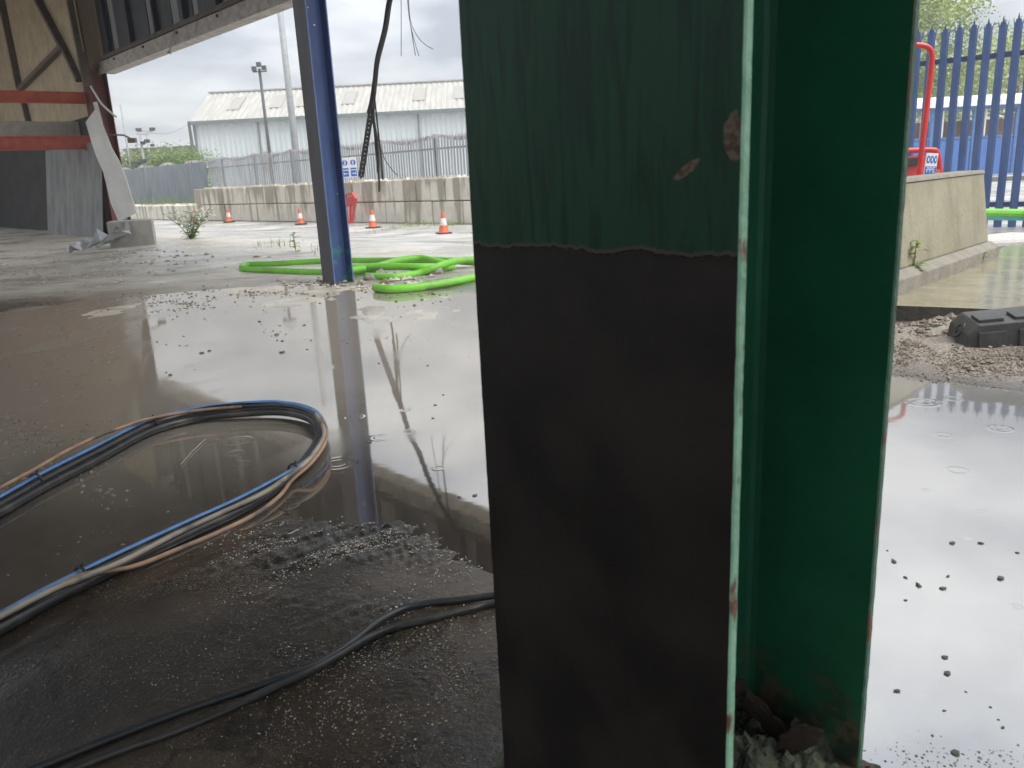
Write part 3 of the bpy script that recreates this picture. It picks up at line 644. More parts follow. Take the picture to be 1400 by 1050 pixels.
# cones
M_cone = mat('orange_cone_plastic', (.72, .13, .04), .55, (.48, .11, .05), 9); M_conew = mat('reflective_white_sleeve', (.78, .77, .75), .45, (.55, .53, .50), 9); M_rub = mat('black_rubber', (.03, .03, .03), .7, (.02, .02, .02))
cone0 = None
CL = ['orange and white traffic cone farthest left beside the maroon column', 'orange and white traffic cone behind the white flowering weed', 'orange and white traffic cone third from the left along the block wall', 'orange and white traffic cone just left of the blue post', 'orange and white traffic cone just right of the red barrier foot', 'orange and white traffic cone nearest to the green column']
for i_, (px, py) in enumerate(((203, 300), (267, 303.5), (313.5, 304), (411.5, 307), (510, 312), (607, 320))):
    g = pg(px, py)
    if cone0 is None:
        c0 = thing('traffic_cone', CL[0], 'traffic cone', g, 0, 'cones along the block wall')
        MB().box((0, 0, .02), (.30, .30, .04)).build('base', M_rub, c0, bevel=.01)
        MB().lathe([(.125, .04), (.112, .05), (.085, .19)], 18).build('lower_body', M_cone, c0, smooth=True)
        MB().lathe([(.086, .19), (.055, .345)], 18).build('sleeve', M_conew, c0, smooth=True)
        MB().lathe([(.055, .345), (.032, .46), (.028, .475), (0, .478)], 18).build('tip', M_cone, c0, smooth=True)
        cone0 = c0
    else:
        c0 = copy_tree(cone0); c0.location = g; c0['label'] = CL[i_]; c0.rotation_euler.z = i_ * .7
# red barrier foot leaning on the wall
M_redp = mat('red_barrier_plastic', (.62, .055, .06), .4, (.52, .045, .05))
g = pg(484, 306.8); bt = thing('plastic_barrier', 'broken red plastic barrier end leaning on the block wall', 'barrier', g, WA + math.pi)
sc = 1.05
def rbar(a, b, w): MB().beam((a[0] * sc, 0, a[1] * sc), (b[0] * sc, 0.10, b[1] * sc) if False else (b[0] * sc, 0, b[1] * sc), .05, w * sc, upv=(0, 1, 0)).build('bar', M_redp, bt, bevel=.006)
rbar((-.35, .78), (.10, .84), .10); rbar((.08, .84), (.22, .68), .08); rbar((.22, .70), (-.10, .04), .07); rbar((-.34, .55), (.14, .58), .07); rbar((-.30, .80), (-.30, .02), .07); rbar((-.08, .55), (-.16, .05), .06); rbar((-.30, .05), (-.06, .05), .08)
MB().add([(-.30, -.012, .50), (.16, -.012, .52), (.20, -.012, .68), (.08, -.012, .80), (-.30, -.012, .76), (-.30, .012, .50), (.16, .012, .52), (.20, .012, .68), (.08, .012, .80), (-.30, .012, .76)], [(0, 1, 2, 3, 4), (9, 8, 7, 6, 5)] + [(q, (q + 1) % 5, 5 + (q + 1) % 5, 5 + q) for q in range(5)]).build('panel', M_redp, bt)

# ------------------------------------------------------------------ far warehouse
M_wwall = mat('pale_green_grey_cladding', (.56, .60, .60), .6, (.50, .54, .54), 1.2, stretch=(1, 1, .1)); M_wroof = mat('mottled_asbestos_roof', (.46, .445, .405), .85, (.35, .335, .30), 1.6, stretch=(2.2, .35, .35), detail=8); M_teal = mat('dull_teal_trim', (.13, .17, .165), .5); M_sky = mat('dirty_roof_light', (.36, .345, .305), .6, (.30, .285, .25))
YW = 70.0; pa = pY(265, 167, YW); pb = pY(634, 150.5, YW); wz = float((pa[2] + pb[2]) / 2); dxy = (pb - pa)[:2] / np.linalg.norm((pb - pa)[:2]); wlen = 62.0
wh = thing('warehouse', 'long pale clad warehouse with mottled pitched roof beyond the fence', 'building', (pa[0], pa[1], -.3), math.atan2(dxy[1], dxy[0]))
hw = wz + .3
corrugated((0, 0, 0), (wlen, 0, 0), 0, hw, .42, .05).build('front_wall', M_wwall, wh)
rp = pY(282, 130, YW + 5.5); rz_h = float(rp[2]) + .3
MB().add([(0, .05, 0), (0, 11, 0), (0, 11, hw), (0, 5.5, rz_h), (0, .05, hw), (-.05, .05, 0), (-.05, 11, 0), (-.05, 11, hw), (-.05, 5.5, rz_h), (-.05, .05, hw)], [(0, 1, 2, 3, 4), (9, 8, 7, 6, 5), (0, 5, 6, 1), (4, 3, 8, 9), (3, 2, 7, 8), (1, 6, 7, 2), (0, 4, 9, 5)]).build('gable_wall', M_wwall, wh)
def roof_slope(y0, z0, y1, z1, pitch=.46, dep=.07):
    n = int(wlen / pitch) * 4; vs = []; fs = []
    for k in range(n + 1):
        o_ = dep if (k % 4) in (1, 2) else 0
        for (y, z) in ((y0, z0), (y1, z1)): vs += [(wlen * k / n - .3, y, z + o_), (wlen * k / n - .3, y, z + o_ - .04)]
    for k in range(n):
        i_ = k * 4; j_ = i_ + 4; fs += [(i_, j_, j_ + 2, i_ + 2), (i_ + 1, i_ + 3, j_ + 3, j_ + 1), (i_, i_ + 1, j_ + 1, j_)]
    return MB().add(vs, fs)
rf = roof_slope(-.35, hw + .05, 5.5, rz_h + .1).build('roof', M_wroof, wh); roof_slope(11.3, hw + .05, 5.5, rz_h + .1).build('roof', M_wroof, wh)
MB().beam((-.3, 5.5, rz_h + .2), (wlen - .3, 5.5, rz_h + .2), .5, .10).build('ridge_cap', M_wroof, wh)
MB().beam((-.3, -.42, hw - .05), (wlen, -.42, hw - .05), .16, .28).build('gutter', M_teal, wh)
MB().beam((-.02, -.06, 0), (-.02, -.06, hw), .18, .18, upv=(0, 1, 0)).build('corner_trim', M_teal, wh)
sl_t = (rz_h - hw) / 5.85
for px in (311, 369, 406, 468, 565, 621, 680, 740):
    x0 = (px - 265) / (634 - 265) * float(np.linalg.norm((pb - pa)[:2])) * 1.02
    y0, y1 = 1.5, 4.2
    mb = MB(); w = 1.0
    vs = [(x0 + a * w, y, hw + .14 + (y + .35) * sl_t + c_) for c_ in (0, .05) for y in (y0, y1) for a in (-.5, .5)]
    mb.add(vs, [(0, 2, 3, 1), (4, 5, 7, 6), (0, 1, 5, 4), (2, 6, 7, 3), (0, 4, 6, 2), (1, 3, 7, 5)]); mb.build('roof_light', M_sky, rf)
for px in (352, 571):
    x0 = (px - 265) / (634 - 265) * float(np.linalg.norm((pb - pa)[:2])); MB().tube([(x0, -.12, 0), (x0, -.12, hw - .2)], .07, 8).build('downpipe', M_teal, wh)
M_rustp = mat('rust_patch_steel', (.45, .30, .14), .8)
MB().box(((352 - 265) / 369 * float(np.linalg.norm((pb - pa)[:2])) + .35, -.1, 3.1), (.35, .05, 1.6)).build('rusty_bracket', M_rustp, wh)

# ------------------------------------------------------------------ poles
M_pole = mat('galvanised_mast', (.36, .37, .38), .5, (.28, .29, .30)); M_pdk = mat('dark_timber_pole', (.07, .06, .055), .8); M_lampdk = mat('dark_lamp_housing', (.06, .06, .065), .5)
def mast(name, label, top, Y, r0_, r1, m, zb=-.3, cat='pole'):
    p = pY(*top, Y); t = thing(name, label, cat, (p[0], p[1], zb)); h = float(p[2]) - zb
    MB().tube([(0, 0, 0), (0, 0, h * .5), (0, 0, h)], [r0_, (r0_ + r1) / 2, r1], 10).build('shaft', m, t, smooth=True); return t, h
t, h = mast('floodlight_mast', 'thin mast with floodlights in front of the warehouse', (354.5, 94), 50, .11, .08, M_lampdk)
for (dx_, dz_) in ((-.28, .0), (.02, .22), (.30, .02)): MB().box((dx_, -.1, h + dz_), (.26, .22, .26)).build('floodlight', M_lampdk, t, bevel=.03)
MB().beam((-.4, 0, h - .16), (.42, 0, h - .16), .06, .06).build('crossarm', M_lampdk, t)
mast('lamp_post', 'tall thick grey pole rising out of view beside the blue post', (376.5, -40), 40, .18, .13, M_pole)
mast('utility_pole', 'dark timber utility pole left of the warehouse', (258, 166), 62, .14, .11, M_pdk)
mast('slim_pole', 'slim bare grey pole just right of the maroon column', (164.5, 143), 45, .055, .045, M_pole)
t, h = mast('camera_mast', 'galvanised mast with security cameras behind the left hoarding', (191, 183), 40, .06, .05, M_pole)
MB().beam((-.15, 0, h), (.42, 0, h - .06), .05, .05).build('crossarm', M_pole, t)
for (dx_, dz_, s_) in ((.33, -.35, .16), (.12, -.42, .14), (-.30, -1.35, .16), (.02, -1.25, .18), (.55, -.55, .12)): MB().box((dx_, -.08, h + dz_), (s_ * 1.5, s_, s_)).build('camera_housing', M_lampdk, t, bevel=.02)
MB().beam((-.35, 0, h - 1.4), (.1, 0, h - 1.2), .05, .05).build('bracket', M_lampdk, t)
t, h = mast('camera_mast', 'thinner twin headed mast right of the security camera mast', (199, 178), 55, .06, .05, M_pole)
for dx_ in (-.45, .45): MB().box((dx_, 0, h + .05), (.34, .2, .2)).build('lamp_head', M_lampdk, t, bevel=.03)
MB().beam((-.5, 0, h - .08), (.5, 0, h - .08), .05, .05).build('crossarm', M_pole, t)
a, b = Vector(pY(258, 170, 62)), Vector(pY(199, 181, 55)); tag(MB().tube(smooth_path([a, (a + b) / 2 - Vector((0, 0, .35)), b], 8), .012, 5).build('overhead_wire', M_lampdk), 'thin overhead wire strung from the timber pole', 'wire')

# ------------------------------------------------------------------ hanging cables
M_cable = mat('dirty_black_cable', (.055, .05, .045), .7, (.03, .027, .025), 30); M_strip = mat('perforated_dark_strip', (.05, .05, .05), .6)
YC = 9.9
hc = thing('hanging_cables', 'torn bundle of dark cables hanging from the eave against the sky', 'cable', pY(530, 0, YC))
def hang(pts, r, seg=7, nm='cable'):
    P = [Vector(pY(x, y, YC + dy)) - hc.location for (x, y, dy) in pts]; return MB().tube(smooth_path(P, 6), r, seg).build(nm, M_cable, hc, smooth=True)
hang([(566, -110, 0), (549, -60, 0), (532.5, 0, 0), (526, 40, 0), (516, 80, 0), (512.5, 110, 0), (508, 140, 0), (504, 155, 0)], .030)
hang([(570, -110, .05), (551, -60, .05), (535.5, 0, .05), (529, 40, .05), (518, 84, .05), (514.5, 115, .05), (511, 150, .05), (513, 190, .05), (518, 240, .05), (518.5, 262, .05)], .013)
hang([(568, -110, -.05), (550, -60, -.05), (534, 0, -.05), (525, 42, -.05), (514, 85, -.05), (512, 125, -.05), (515, 160, -.05), (521, 215, -.05), (523.5, 246, -.05)], .010)
hang([(512, 120, .08), (511, 150, .08), (516, 185, .08), (525, 215, .08), (536, 232, .08), (544, 240, .08)], .005, 5)
hang([(510, 140, .02), (510, 160, .02), (516, 200, .02), (517, 235, .02)], .018)
hang([(548, -90, 0), (548, -40, 0), (548.5, 20, 0), (548.5, 77, 0)], .004, 5, 'wire')
hang([(556, -90, 0), (556, -40, 0), (558, 10, 0), (563, 45, 0), (568, 76, 0)], .004, 5, 'wire')
hang([(557, -90, 0), (557, -40, 0), (558.5, 15, 0), (565, 50, 0), (573, 77, 0)], .0035, 5, 'wire')
hang([(558, -90, .02), (558, -40, .02), (560, 20, .02), (568, 45, .02), (580, 60, .02), (592, 67, .02)], .0035, 5, 'wire')
# perforated strip: two edge bars and rungs so that the sky shows through the holes
mb = MB(); p0 = Vector(pY(508, 148, YC)) - hc.location; p1 = Vector(pY(493.5, 242, YC)) - hc.location; dv = (p1 - p0); sd = Vector((dv.z, 0, -dv.x)).normalized() * .020
for sg in (-1, 1): mb.beam(p0 + sd * sg, p1 + sd * sg, .01, .028, upv=tuple(sd))
for k in range(17):
    c_ = p0 + dv * (k / 16.0); dd = dv.normalized() * .018; mb.beam(c_ - sd * .6, c_ + sd * .6, .008, .04, upv=tuple(dv.normalized()))
mb.build('perforated_strip', M_strip, hc)

# ------------------------------------------------------------------ green ducting and rubble round the blue post
M_green = mat('bright_green_duct', (.19, .56, .05), .5, (.16, .27, .075), 4, lo=.22, hi=.5, bump=.25)
gdh = thing('duct_coil', 'bright green plastic ducting coiled loosely on the ground around the blue post', 'duct', pz(470, 372))
def duct(pts, r=.036, m=None, parent=None, nm='duct'):
    P = []
    for q in pts:
        z = q[2] if len(q) > 2 else r; p = pz(q[0], q[1], z - .0); P.append(Vector(p) + Vector((0, rnd.uniform(-.03, .03), 0)) - (parent.location if parent else Vector((0, 0, 0))))
    return MB().tube(smooth_path(P, 10), r, 12).build(nm, m or M_green, parent, smooth=True)
duct([(700, 361), (650, 359, .06), (600, 355.5, .08), (520, 356), (440, 357.5), (380, 360.5), (340, 362), (331, 365), (338, 368), (390, 370.5), (440, 372.5), (512, 370, .05)], parent=gdh)
duct([(478, 370, .08), (520, 363, .10), (545, 356, .12), (575, 353, .12), (600, 358, .09), (622, 362.5, .05)], parent=gdh)
duct([(470, 367, .09), (530, 365, .10), (580, 364.5, .09), (619, 364.5, .05)], parent=gdh)
duct([(500, 378), (540, 379), (570, 374), (595, 365, .08), (625, 357, .10), (660, 355, .08), (720, 353)], parent=gdh)
dlo = thing('green_duct', 'single green duct curving in front of the rubble towards the green column', 'duct', pz(580, 388))
duct([(513, 393.5), (535, 394.5), (575, 392.5), (610, 387), (650, 379.5), (720, 364)], parent=dlo)
M_rub1 = mat('broken_concrete_rubble', (.40, .38, .34), .9, (.26, .24, .21), 9, bump=.5); M_rub2 = mat('broken_brick_rubble', (.34, .26, .18), .9, (.26, .19, .13), 9, bump=.5)
RL = [(508, 384, 22, 'flat'), (522, 380, 20, 'pointed'), (527, 388, 18, 'ochre'), (555, 382, 14, 'pale'), (568, 379, 13, 'dark'), (470, 392, 12, 'small'), (492, 389, 14, 'low'), (590, 374, 16, 'grey'), (350, 354, 10, 'brown'), (368, 354, 8, 'tiny')]
for i_, (px, py, w, ad) in enumerate(RL):
    g = pg(px, py); r = w / 1128 * g.y / 2; o = link('rubble_stone', lump_mesh(i_ + 40, 1, .38), [M_rub2 if ad in ('ochre', 'brown') else M_rub1], None, (g.x, g.y, r * .35))
    o.scale = (r * 1.1, r * .9, r * (.9 if ad == 'pointed' else .5)); o.rotation_euler = (0, 0, i_ * 1.3)
    tag(o, f'{ad} lump of broken rubble ' + ('near the left end of the green ducting' if px < 400 else 'lying among the green ducting by the blue post' if px > 495 else 'at the foot of the blue post'), 'rubble', 'rubble near the blue post')
g = pg(598, 376); tag(MB().tube([(g.x - .25, g.y, .035), (g.x + .05, g.y - .02, .035)], .035, 10).build('pipe_offcut', M_conc), 'short grey pipe offcut among the green ducting', 'pipe')

# ------------------------------------------------------------------ hose loop and hoses on the near floor
M_hose = mat('black_rubber_hose', (.014, .014, .015), .36, (.045, .040, .034), 16, lo=.34, hi=.5, rvar=.1); M_hblue = mat('blue_hose', (.10, .26, .56), .38, (.07, .17, .36), 14)
def grime(t, b, c, tcn, L): L(nmix(t, nramp(t, nnoise(t, tcn.outputs['Object'], 9, 5), .5, .66), c, (.10, .085, .07)), b.inputs['Base Color'])
M_horange = mat('pale_orange_hose', (.40, .235, .145), .5, (.27, .165, .11), 12, extra=grime); M_hcream = mat('cream_hose', (.34, .30, .235), .45, (.22, .195, .155), 9, extra=grime); M_hoseg = mat('dusty_black_hose', (.010, .010, .010), .4, (.035, .032, .028), 22, lo=.4, hi=.7)
hl = thing('hose_loop', 'thick black hose strapped with blue and orange hoses looping over the wet floor', 'hose', pz(300, 660))
def hose(pts, r, m, nm, seg=12):
    P = [Vector(pz(x, y, z)) - hl.location for (x, y, z) in pts]; return MB().tube(smooth_path(P, 10), r, seg).build(nm, m, hl, smooth=True)
main = [(-320, 868, .028), (0, 690, .028), (60, 656, .028), (130, 620, .028), (205, 582, .030), (270, 564, .038), (330, 556, .05), (385, 554, .055), (425, 563, .055), (441, 584, .05), (438, 607, .04), (420, 632, .032), (390, 657, .028), (330, 690, .028), (250, 727, .028), (170, 765, .028), (110, 793, .028), (50, 824, .028), (0, 852, .028), (-330, 1034, .028)]
main = [(x, y, z * .72) for x, y, z in main]
hose(main, .019, M_hose, 'main_hose', 16)
hose([(-320, 880, .018), (0, 700, .018), (60, 666, .018), (130, 630, .019), (205, 590, .02), (270, 572, .022), (330, 565, .03), (385, 563, .034), (423, 572, .034), (436, 590, .03), (432, 608, .025), (414, 634, .02), (385, 662, .019), (330, 696, .018), (250, 733, .018), (110, 799, .018), (0, 858, .018), (-330, 1040, .018)], .017, M_hose, 'main_hose', 14)
hose([(x, y, z + dz) for (x, y, z), dz in zip([(x + dx_, y + dy_, z) for (x, y, z), (dx_, dy_) in zip(main, [(0, -10), (0, -10), (0, -10), (0, -9), (0, -8), (0, -6), (0, -5), (0, -4), (3, -2), (4, 0), (3, 0), (0, -3), (-3, -7), (-4, -8), (-4, -9), (-4, -10), (-2, -10), (0, -12), (0, -12), (0, -12)])], [.016] * 20)], (.0072), M_hblue, 'blue_hose', 10)
hose([(-320, 838, .03), (0, 667, .045), (50, 640, .05), (90, 617, .05), (130, 598, .05), (170, 583, .055), (205, 572, .055), (270, 561, .055), (330, 556, .055)], .0065, M_horange, 'orange_hose', 8)
hose([(440, 572, .075), (447, 592, .06), (441, 612, .05), (424, 634, .045), (400, 655, .02), (382, 678, .012), (350, 702, .012), (300, 727, .012), (240, 752, .014), (180, 775, .02), (112, 786, .05), (50, 818, .03), (0, 842, .03), (-330, 1026, .03)], .0065, M_horange, 'orange_hose', 8)
hose([(432, 566, .085), (443, 588, .075), (438, 606, .07), (420, 630, .06), (395, 650, .05), (360, 674, .045), (300, 702, .04), (240, 730, .04), (170, 766, .045), (112, 790, .052), (40, 822, .05), (-330, 1020, .04)], .0075, M_hcream, 'cream_hose', 8)
def tie_at(idx, dz=.01):
    x, y, z = idx; p = Vector(pz(x, y, z)) - hl.location; d = Vector(pz(x + 6, y - 3, z)) - Vector(pz(x, y, z)); d.normalize(); sd_ = Vector((0, 0, 1)).cross(d).normalized()
    P = [p + (sd_ * math.cos(a) * .024 + Vector((0, 0, 1)) * (math.sin(a) * .026 + .006)) for a in np.linspace(0, 2 * math.pi, 18)]
    mb = MB(); mb.tube(P, .004, 6, cap=False); mb.tube([P[5], P[5] + Vector((.006, -.004, .014))], .003, 5); mb.build('cable_tie', M_rub, hl)
for q in ((50, 660, .02), (208, 581, .022), (402, 647, .022), (112, 791, .02)): tie_at(q)
h2 = thing('hose_pair', 'pair of dusty black hoses running to the foot of the green column', 'hose', pz(450, 890))
def hose2(pts, r, m):
    P = [Vector(pz(x, y, r + .009)) - h2.location for (x, y) in pts]; return MB().tube(smooth_path(P, 10), r, 10).build('hose', m, h2, smooth=True)
M_hoseb = mat('dusty_navy_hose', (.008, .018, .030), .4, (.028, .026, .023), 18, lo=.45, hi=.7)
hose2([(1000, 800), (850, 803), (690, 813), (640, 819), (590, 824), (550, 833), (515, 851), (485, 875), (450, 899), (400, 922), (330, 945), (250, 972), (160, 1006), (80, 1038), (-200, 1150)], .0088, M_hoseb)
hose2([(1000, 806), (850, 812), (690, 823), (640, 834), (590, 847), (540, 858), (500, 874), (460, 898), (420, 920), (360, 947), (300, 975), (230, 1003), (140, 1035), (-150, 1150)], .0088, M_hoseg)
M_straw = mat('dull_wire', (.32, .30, .26), .5)
for (pts, lab) in (([(345, 752), (365, 744), (408, 724)], 'thin pale wire lying on the slurry ridges'), ([(247, 635), (262, 618), (281, 600)], 'thin pale twig floating inside the hose loop')):
    tag(MB().tube([Vector(pz(x, y, .006)) for x, y in pts], .0025, 6).build('loose_wire', M_straw), lab, 'wire')

# ------------------------------------------------------------------ column foot debris
M_crust = mat('green_stained_mortar', (.085, .10, .06), .9, (.018, .022, .015), 22, bump=.6, bscale=90)
mb = MB(); cx, cy = gc; nx = 120
foot = []
for a in range(nx):
    for b_ in range(nx):
        u = (a / (nx - 1) - .5) * .62; w = (b_ / (nx - 1) - .5) * .62
        d = math.hypot(max(abs(u) - .17, 0), max(abs(w) - .17, 0)); hgt = .075 * max(0, 1 - d / .12) ** 1.4
        hgt += max(0, 1 - d / .11) * ((.055 * mnoise.fractal(Vector((u * 11, w * 11, 1.7)), .8, 2.1, 7)) + .012 * mnoise.noise(Vector((u * 50, w * 50, 9))))
        q = gc + gu * u + gn * w; foot.append((q[0], q[1], max(hgt, 0) - .012))
mb.add(foot, [(a * nx + b_, (a + 1) * nx + b_, (a + 1) * nx + b_ + 1, a * nx + b_ + 1) for a in range(nx - 1) for b_ in range(nx - 1)])
tag(mb.build('mortar_heap', M_crust), 'crusty green stained mortar and dirt heaped at the foot of the green column', 'debris')
M_flake = mat('rust_flake', (.10, .05, .03), .9, (.03, .026, .02), 45, bump=.8)
for i_, (u, w, sx, sz, tl) in enumerate(((.10, .115, .030, .040, .5), (.055, .13, .022, .030, -.3), (.145, .10, .026, .036, .9), (.02, .125, .020, .022, .2))):
    q = gc + gu * u + gn * w; o = link('rust_flake', lump_mesh(70 + i_, 3, .22), [M_flake], None, (q[0], q[1], .075 + .012 * i_)); o.scale = (sx * .85, .006, sz); o.rotation_euler = (.3, tl, -PSI + .4 * i_)
    tag(o, ['largest rust flake', 'second rust flake from the web', 'outermost rust flake', 'rust flake closest to the web'][i_] + ' in the dirt at the green column foot', 'rust flake', 'rust flakes at the column foot')

# ------------------------------------------------------------------ right hand side: slab, barrier, fence, shelter
M_slab = mat('wet_slab_concrete', (.33, .30, .205), .15, (.24, .215, .145), 5, bump=.06, bscale=25, rvar=.06)
def slab_edge(t, b, c, tcn, L): L(nmix(t, nramp(t, nnoise(t, tcn.outputs['Object'], 18, 4), .5, .7), c, (.30, .28, .24)), b.inputs['Base Color'])
M_slabe = mat('rough_slab_edge', (.10, .09, .075), .85, (.06, .055, .05), 14, bump=.5)
f0 = Vector(pz(1150, 418, .10)); f1 = Vector(pz(1420, 424, .10)); f2 = Vector(pz(1900, 440, .10))
b0 = Vector(pz(1100, 415, .10)); poly = [Vector(pz(1180, 416, .10)), Vector(pz(1420, 425, .10)), Vector(pz(1750, 432, .10)), Vector((9.5, 7.3, .1)), Vector(pz(1385, 333, .10)), Vector(pz(1240, 392, .1))]
bm = bmesh.new(); vt = [bm.verts.new(v) for v in poly]; f_ = bm.faces.new(vt); bmesh.ops.triangulate(bm, faces=[f_]); fs_ = list(bm.faces)
ex = bmesh.ops.extrude_face_region(bm, geom=fs_); vv = [v for v in ex['geom'] if isinstance(v, bmesh.types.BMVert)]
for v in vv: v.co.z = -.06
bmesh.ops.recalc_face_normals(bm, faces=bm.faces)
for f_ in bm.faces: f_.material_index = 0 if f_.normal.z > .5 else 1
sm = bpy.data.meshes.new('raised_slab'); bm.to_mesh(sm); bm.free(); tag(link('raised_slab', sm, [M_slab, M_slabe]), 'wet raised concrete slab beside the barrier', kind='structure')
# jersey barrier
def algae(t, b, c, tcn, L):
    n = nnoise(t, tcn.outputs['Object'], 6, 5, (1, 1, .15)); c = nmix(t, nmath(t, 'MULTIPLY', nramp(t, n, .45, .65), .6), c, (.20, .175, .11))
    pit = nramp(t, nnoise(t, tcn.outputs['Object'], 45, 2), .72, .76); L(nmix(t, pit, c, (.14, .125, .10)), b.inputs['Base Color'])
M_jersey = mat('weathered_barrier_concrete', (.32, .29, .21), .85, (.25, .228, .165), 3, bump=.3, bscale=40, rnd=False, extra=algae)
M_jfoot = mat('barrier_foot_concrete', (.28, .26, .215), .9, (.20, .185, .15), 8, bump=.4)
j1 = Vector(pz(1366, 352, .10)); j0 = Vector(pz(1236, 401, .10)); jd = (j1 - j0).normalized(); j0 = j0 - jd * .75; jl = (j1 - j0).length; jn = Vector((jd.y, -jd.x, 0))
jb = thing('concrete_barrier', 'weathered concrete jersey barrier beside the raised slab', 'barrier', j0, math.atan2(jd.y, jd.x))
# local x along, -y faces the slab
def jprof(pr, nm, m, x0, x1, bev):
    mb = MB(); mb.prism(pr, lambda u, w: (x0, u, w), lambda u, w: (x1, u, w)); mb.build(nm, m, jb, bevel=bev)
jprof([(0, -.13), (.50, -.13), (.50, .09), (.43, .13), (.07, .13), (0, .09)], 'foot', M_jfoot, 0, jl, .008)
jprof([(.075, .131), (.425, .131), (.345, .66), (.155, .66)], 'body', M_jersey, .04, jl - .05, .012)
jprof([(.145, .661), (.355, .661), (.345, .685), (.155, .685)], 'cap', M_jfoot, .04, jl - .05, .004)
# weeds
M_leaf = mat('fresh_weed_leaf', (.24, .36, .055), .5, (.15, .26, .04), 5)
M_leafp = mat('pale_tree_leaf', (.36, .43, .11), .55, (.20, .28, .06), .8)
M_leafd = mat('hedge_leaf', (.22, .32, .085), .6, (.12, .19, .045), .8); M_grass = mat('yard_grass', (.26, .36, .08), .7, (.16, .24, .05), 2); M_stem = mat('weed_stem', (.18, .22, .07), .6); M_bark = mat('grey_bark', (.14, .115, .09), .9, bump=.4)
def leaf(mb, p, d, up_, L_, w):
    d = Vector(d).normalized(); sd = d.cross(Vector(up_)); 
    if sd.length < .01: sd = Vector((1, 0, 0))
    sd.normalize(); p = Vector(p); m_ = p + d * L_ * .5 - Vector((0, 0, .02 * L_)); e_ = p + d * L_ - Vector((0, 0, .22 * L_))
    u_ = sd.cross(d) * w * .18
    mb.add([p, m_ - sd * w / 2 + u_, e_, m_ + sd * w / 2 + u_, m_], [(0, 1, 4), (1, 2, 4), (0, 4, 3), (4, 2, 3)])
def weed(base, h, nl, ll, label, seed, flowers=None, nstem=1, spread=.3):
    rd = random.Random(seed); t = thing('weed', label, 'plant', base); sb = MB(); lbm = MB(); fb = MB()
    for s_ in range(nstem):
        tx, ty = rd.uniform(-spread, spread) * h, rd.uniform(-spread, spread) * h
        P = smooth_path([(0, 0, -.02), (tx * .4, ty * .4, h * .5), (tx, ty, h)], 6); sb.tube(P, [.006 * (h / .3) * (1 - .7 * q / len(P)) for q in range(len(P))], 6)
        for k in range(nl):
            f = .15 + .85 * k / nl; p = P[min(int(f * (len(P) - 1)), len(P) - 1)]; a = k * 2.4 + rd.uniform(-.4, .4) + s_
            leaf(lbm, p, (math.cos(a), math.sin(a), rd.uniform(.1, .7)), (0, 0, 1), ll * rd.uniform(.7, 1.2), ll * .38)
            if flowers and f > .45 and rd.random() < .8:
                q = p + Vector((math.cos(a) * ll * .7, math.sin(a) * ll * .7, ll * .25)); M4 = Matrix.Translation(q)
                for z in range(3): fb.box(q + Vector((rd.uniform(-1, 1), rd.uniform(-1, 1), rd.uniform(-1, 1))) * .03, (.03, .03, .02), rd.random() * 3)
    sb.build('stem', M_stem, t); lbm.build('leaves', M_leaf, t)
    if flowers: tag(fb.build('flowers', flowers, t), kind='stuff')
    return t
weed(Vector(pz(1246, 392, .09)), .30, 14, .10, 'tall leafy weed growing between the green column and concrete barrier', 3, nstem=3)
weed(Vector(pz(1262, 381, .10)), .12, 8, .09, 'low leafy weed at the barrier foot nearest the column', 4, nstem=2)
weed(Vector(pz(1337, 360, .10)), .10, 8, .10, 'small weed sprouting at the slab edge midway along the barrier', 5)
M_petal = mat('white_petal', (.75, .75, .68), .6)
weed(pg(262, 327), .52, 14, .16, 'bushy weed with white flowers in the yard near the second cone', 6, flowers=M_petal, nstem=11, spread=.9)
weed(pg(405, 345), .28, 8, .12, 'thin scrawny weed left of the blue post', 8, nstem=2)
mbg = MB(); rg = random.Random(3)
def tuft(p, h, n, sp):
    for q in range(n):
        a = rg.uniform(0, 6.28); b_ = p + Vector((rg.gauss(0, sp), rg.gauss(0, sp), -.02)); d = Vector((math.cos(a), math.sin(a), 0)); hh = h * rg.uniform(.5, 1.2)
        mbg.add([b_ - d.cross(Vector((0, 0, 1))) * .008, b_ + d.cross(Vector((0, 0, 1))) * .008, b_ + d * hh * .35 + Vector((0, 0, hh))], [(0, 1, 2)])
for k in np.arange(16.3, 29, .12): tuft(wp(k, .6 + rg.uniform(0, .9), -.28), .95, 16, .2)
for (px, py, n) in ((570, 308, 80), (556, 310, 30), (600, 309, 60), (625, 308, 60), (535, 312, 25), (497, 320, 16), (385, 338, 14), (375, 336, 20), (438, 345, 12), (285, 278, 10)): tuft(pg(px, py), .16, n, .25)
o = mbg.build('grass', M_grass); tag(o, 'tufts of green grass along the block wall and hoarding', 'grass', kind='stuff')

# black recycled plastic barrier foot
M_blackp = mat('dusty_black_plastic', (.075, .073, .070), .55, (.045, .044, .043), 10, bump=.15, bscale=60)
q0 = Vector(pz(1313, 470, 0.03)); bk = thing('plastic_block', 'black ribbed plastic fence foot block lying tilted on the mud', 'fence foot', Vector(pz(1376, 484, .02)), -.30)
bk.rotation_euler = (0.06, -.10, -.22); bk.scale = (1.1, 1.1, 1.08)
def bbox(nm, pr, y0, y1, bev=.006, par=None):
    mb = MB(); mb.prism(pr, lambda u, w: (u, y0, w), lambda u, w: (u, y1, w)); return mb.build(nm, M_blackp, par or bk, bevel=bev)
body = bbox('body', [(-.19, .065), (-.175, .125), (-.13, .165), (.30, .165), (.34, .06), (.30, 0), (-.10, 0)], -.09, .15)
for x0 in (-.075, .06, .195): MB().box((x0, .0, .171), (.095, .10, .014)).build('raised_pad', M_blackp, bk, bevel=.004)
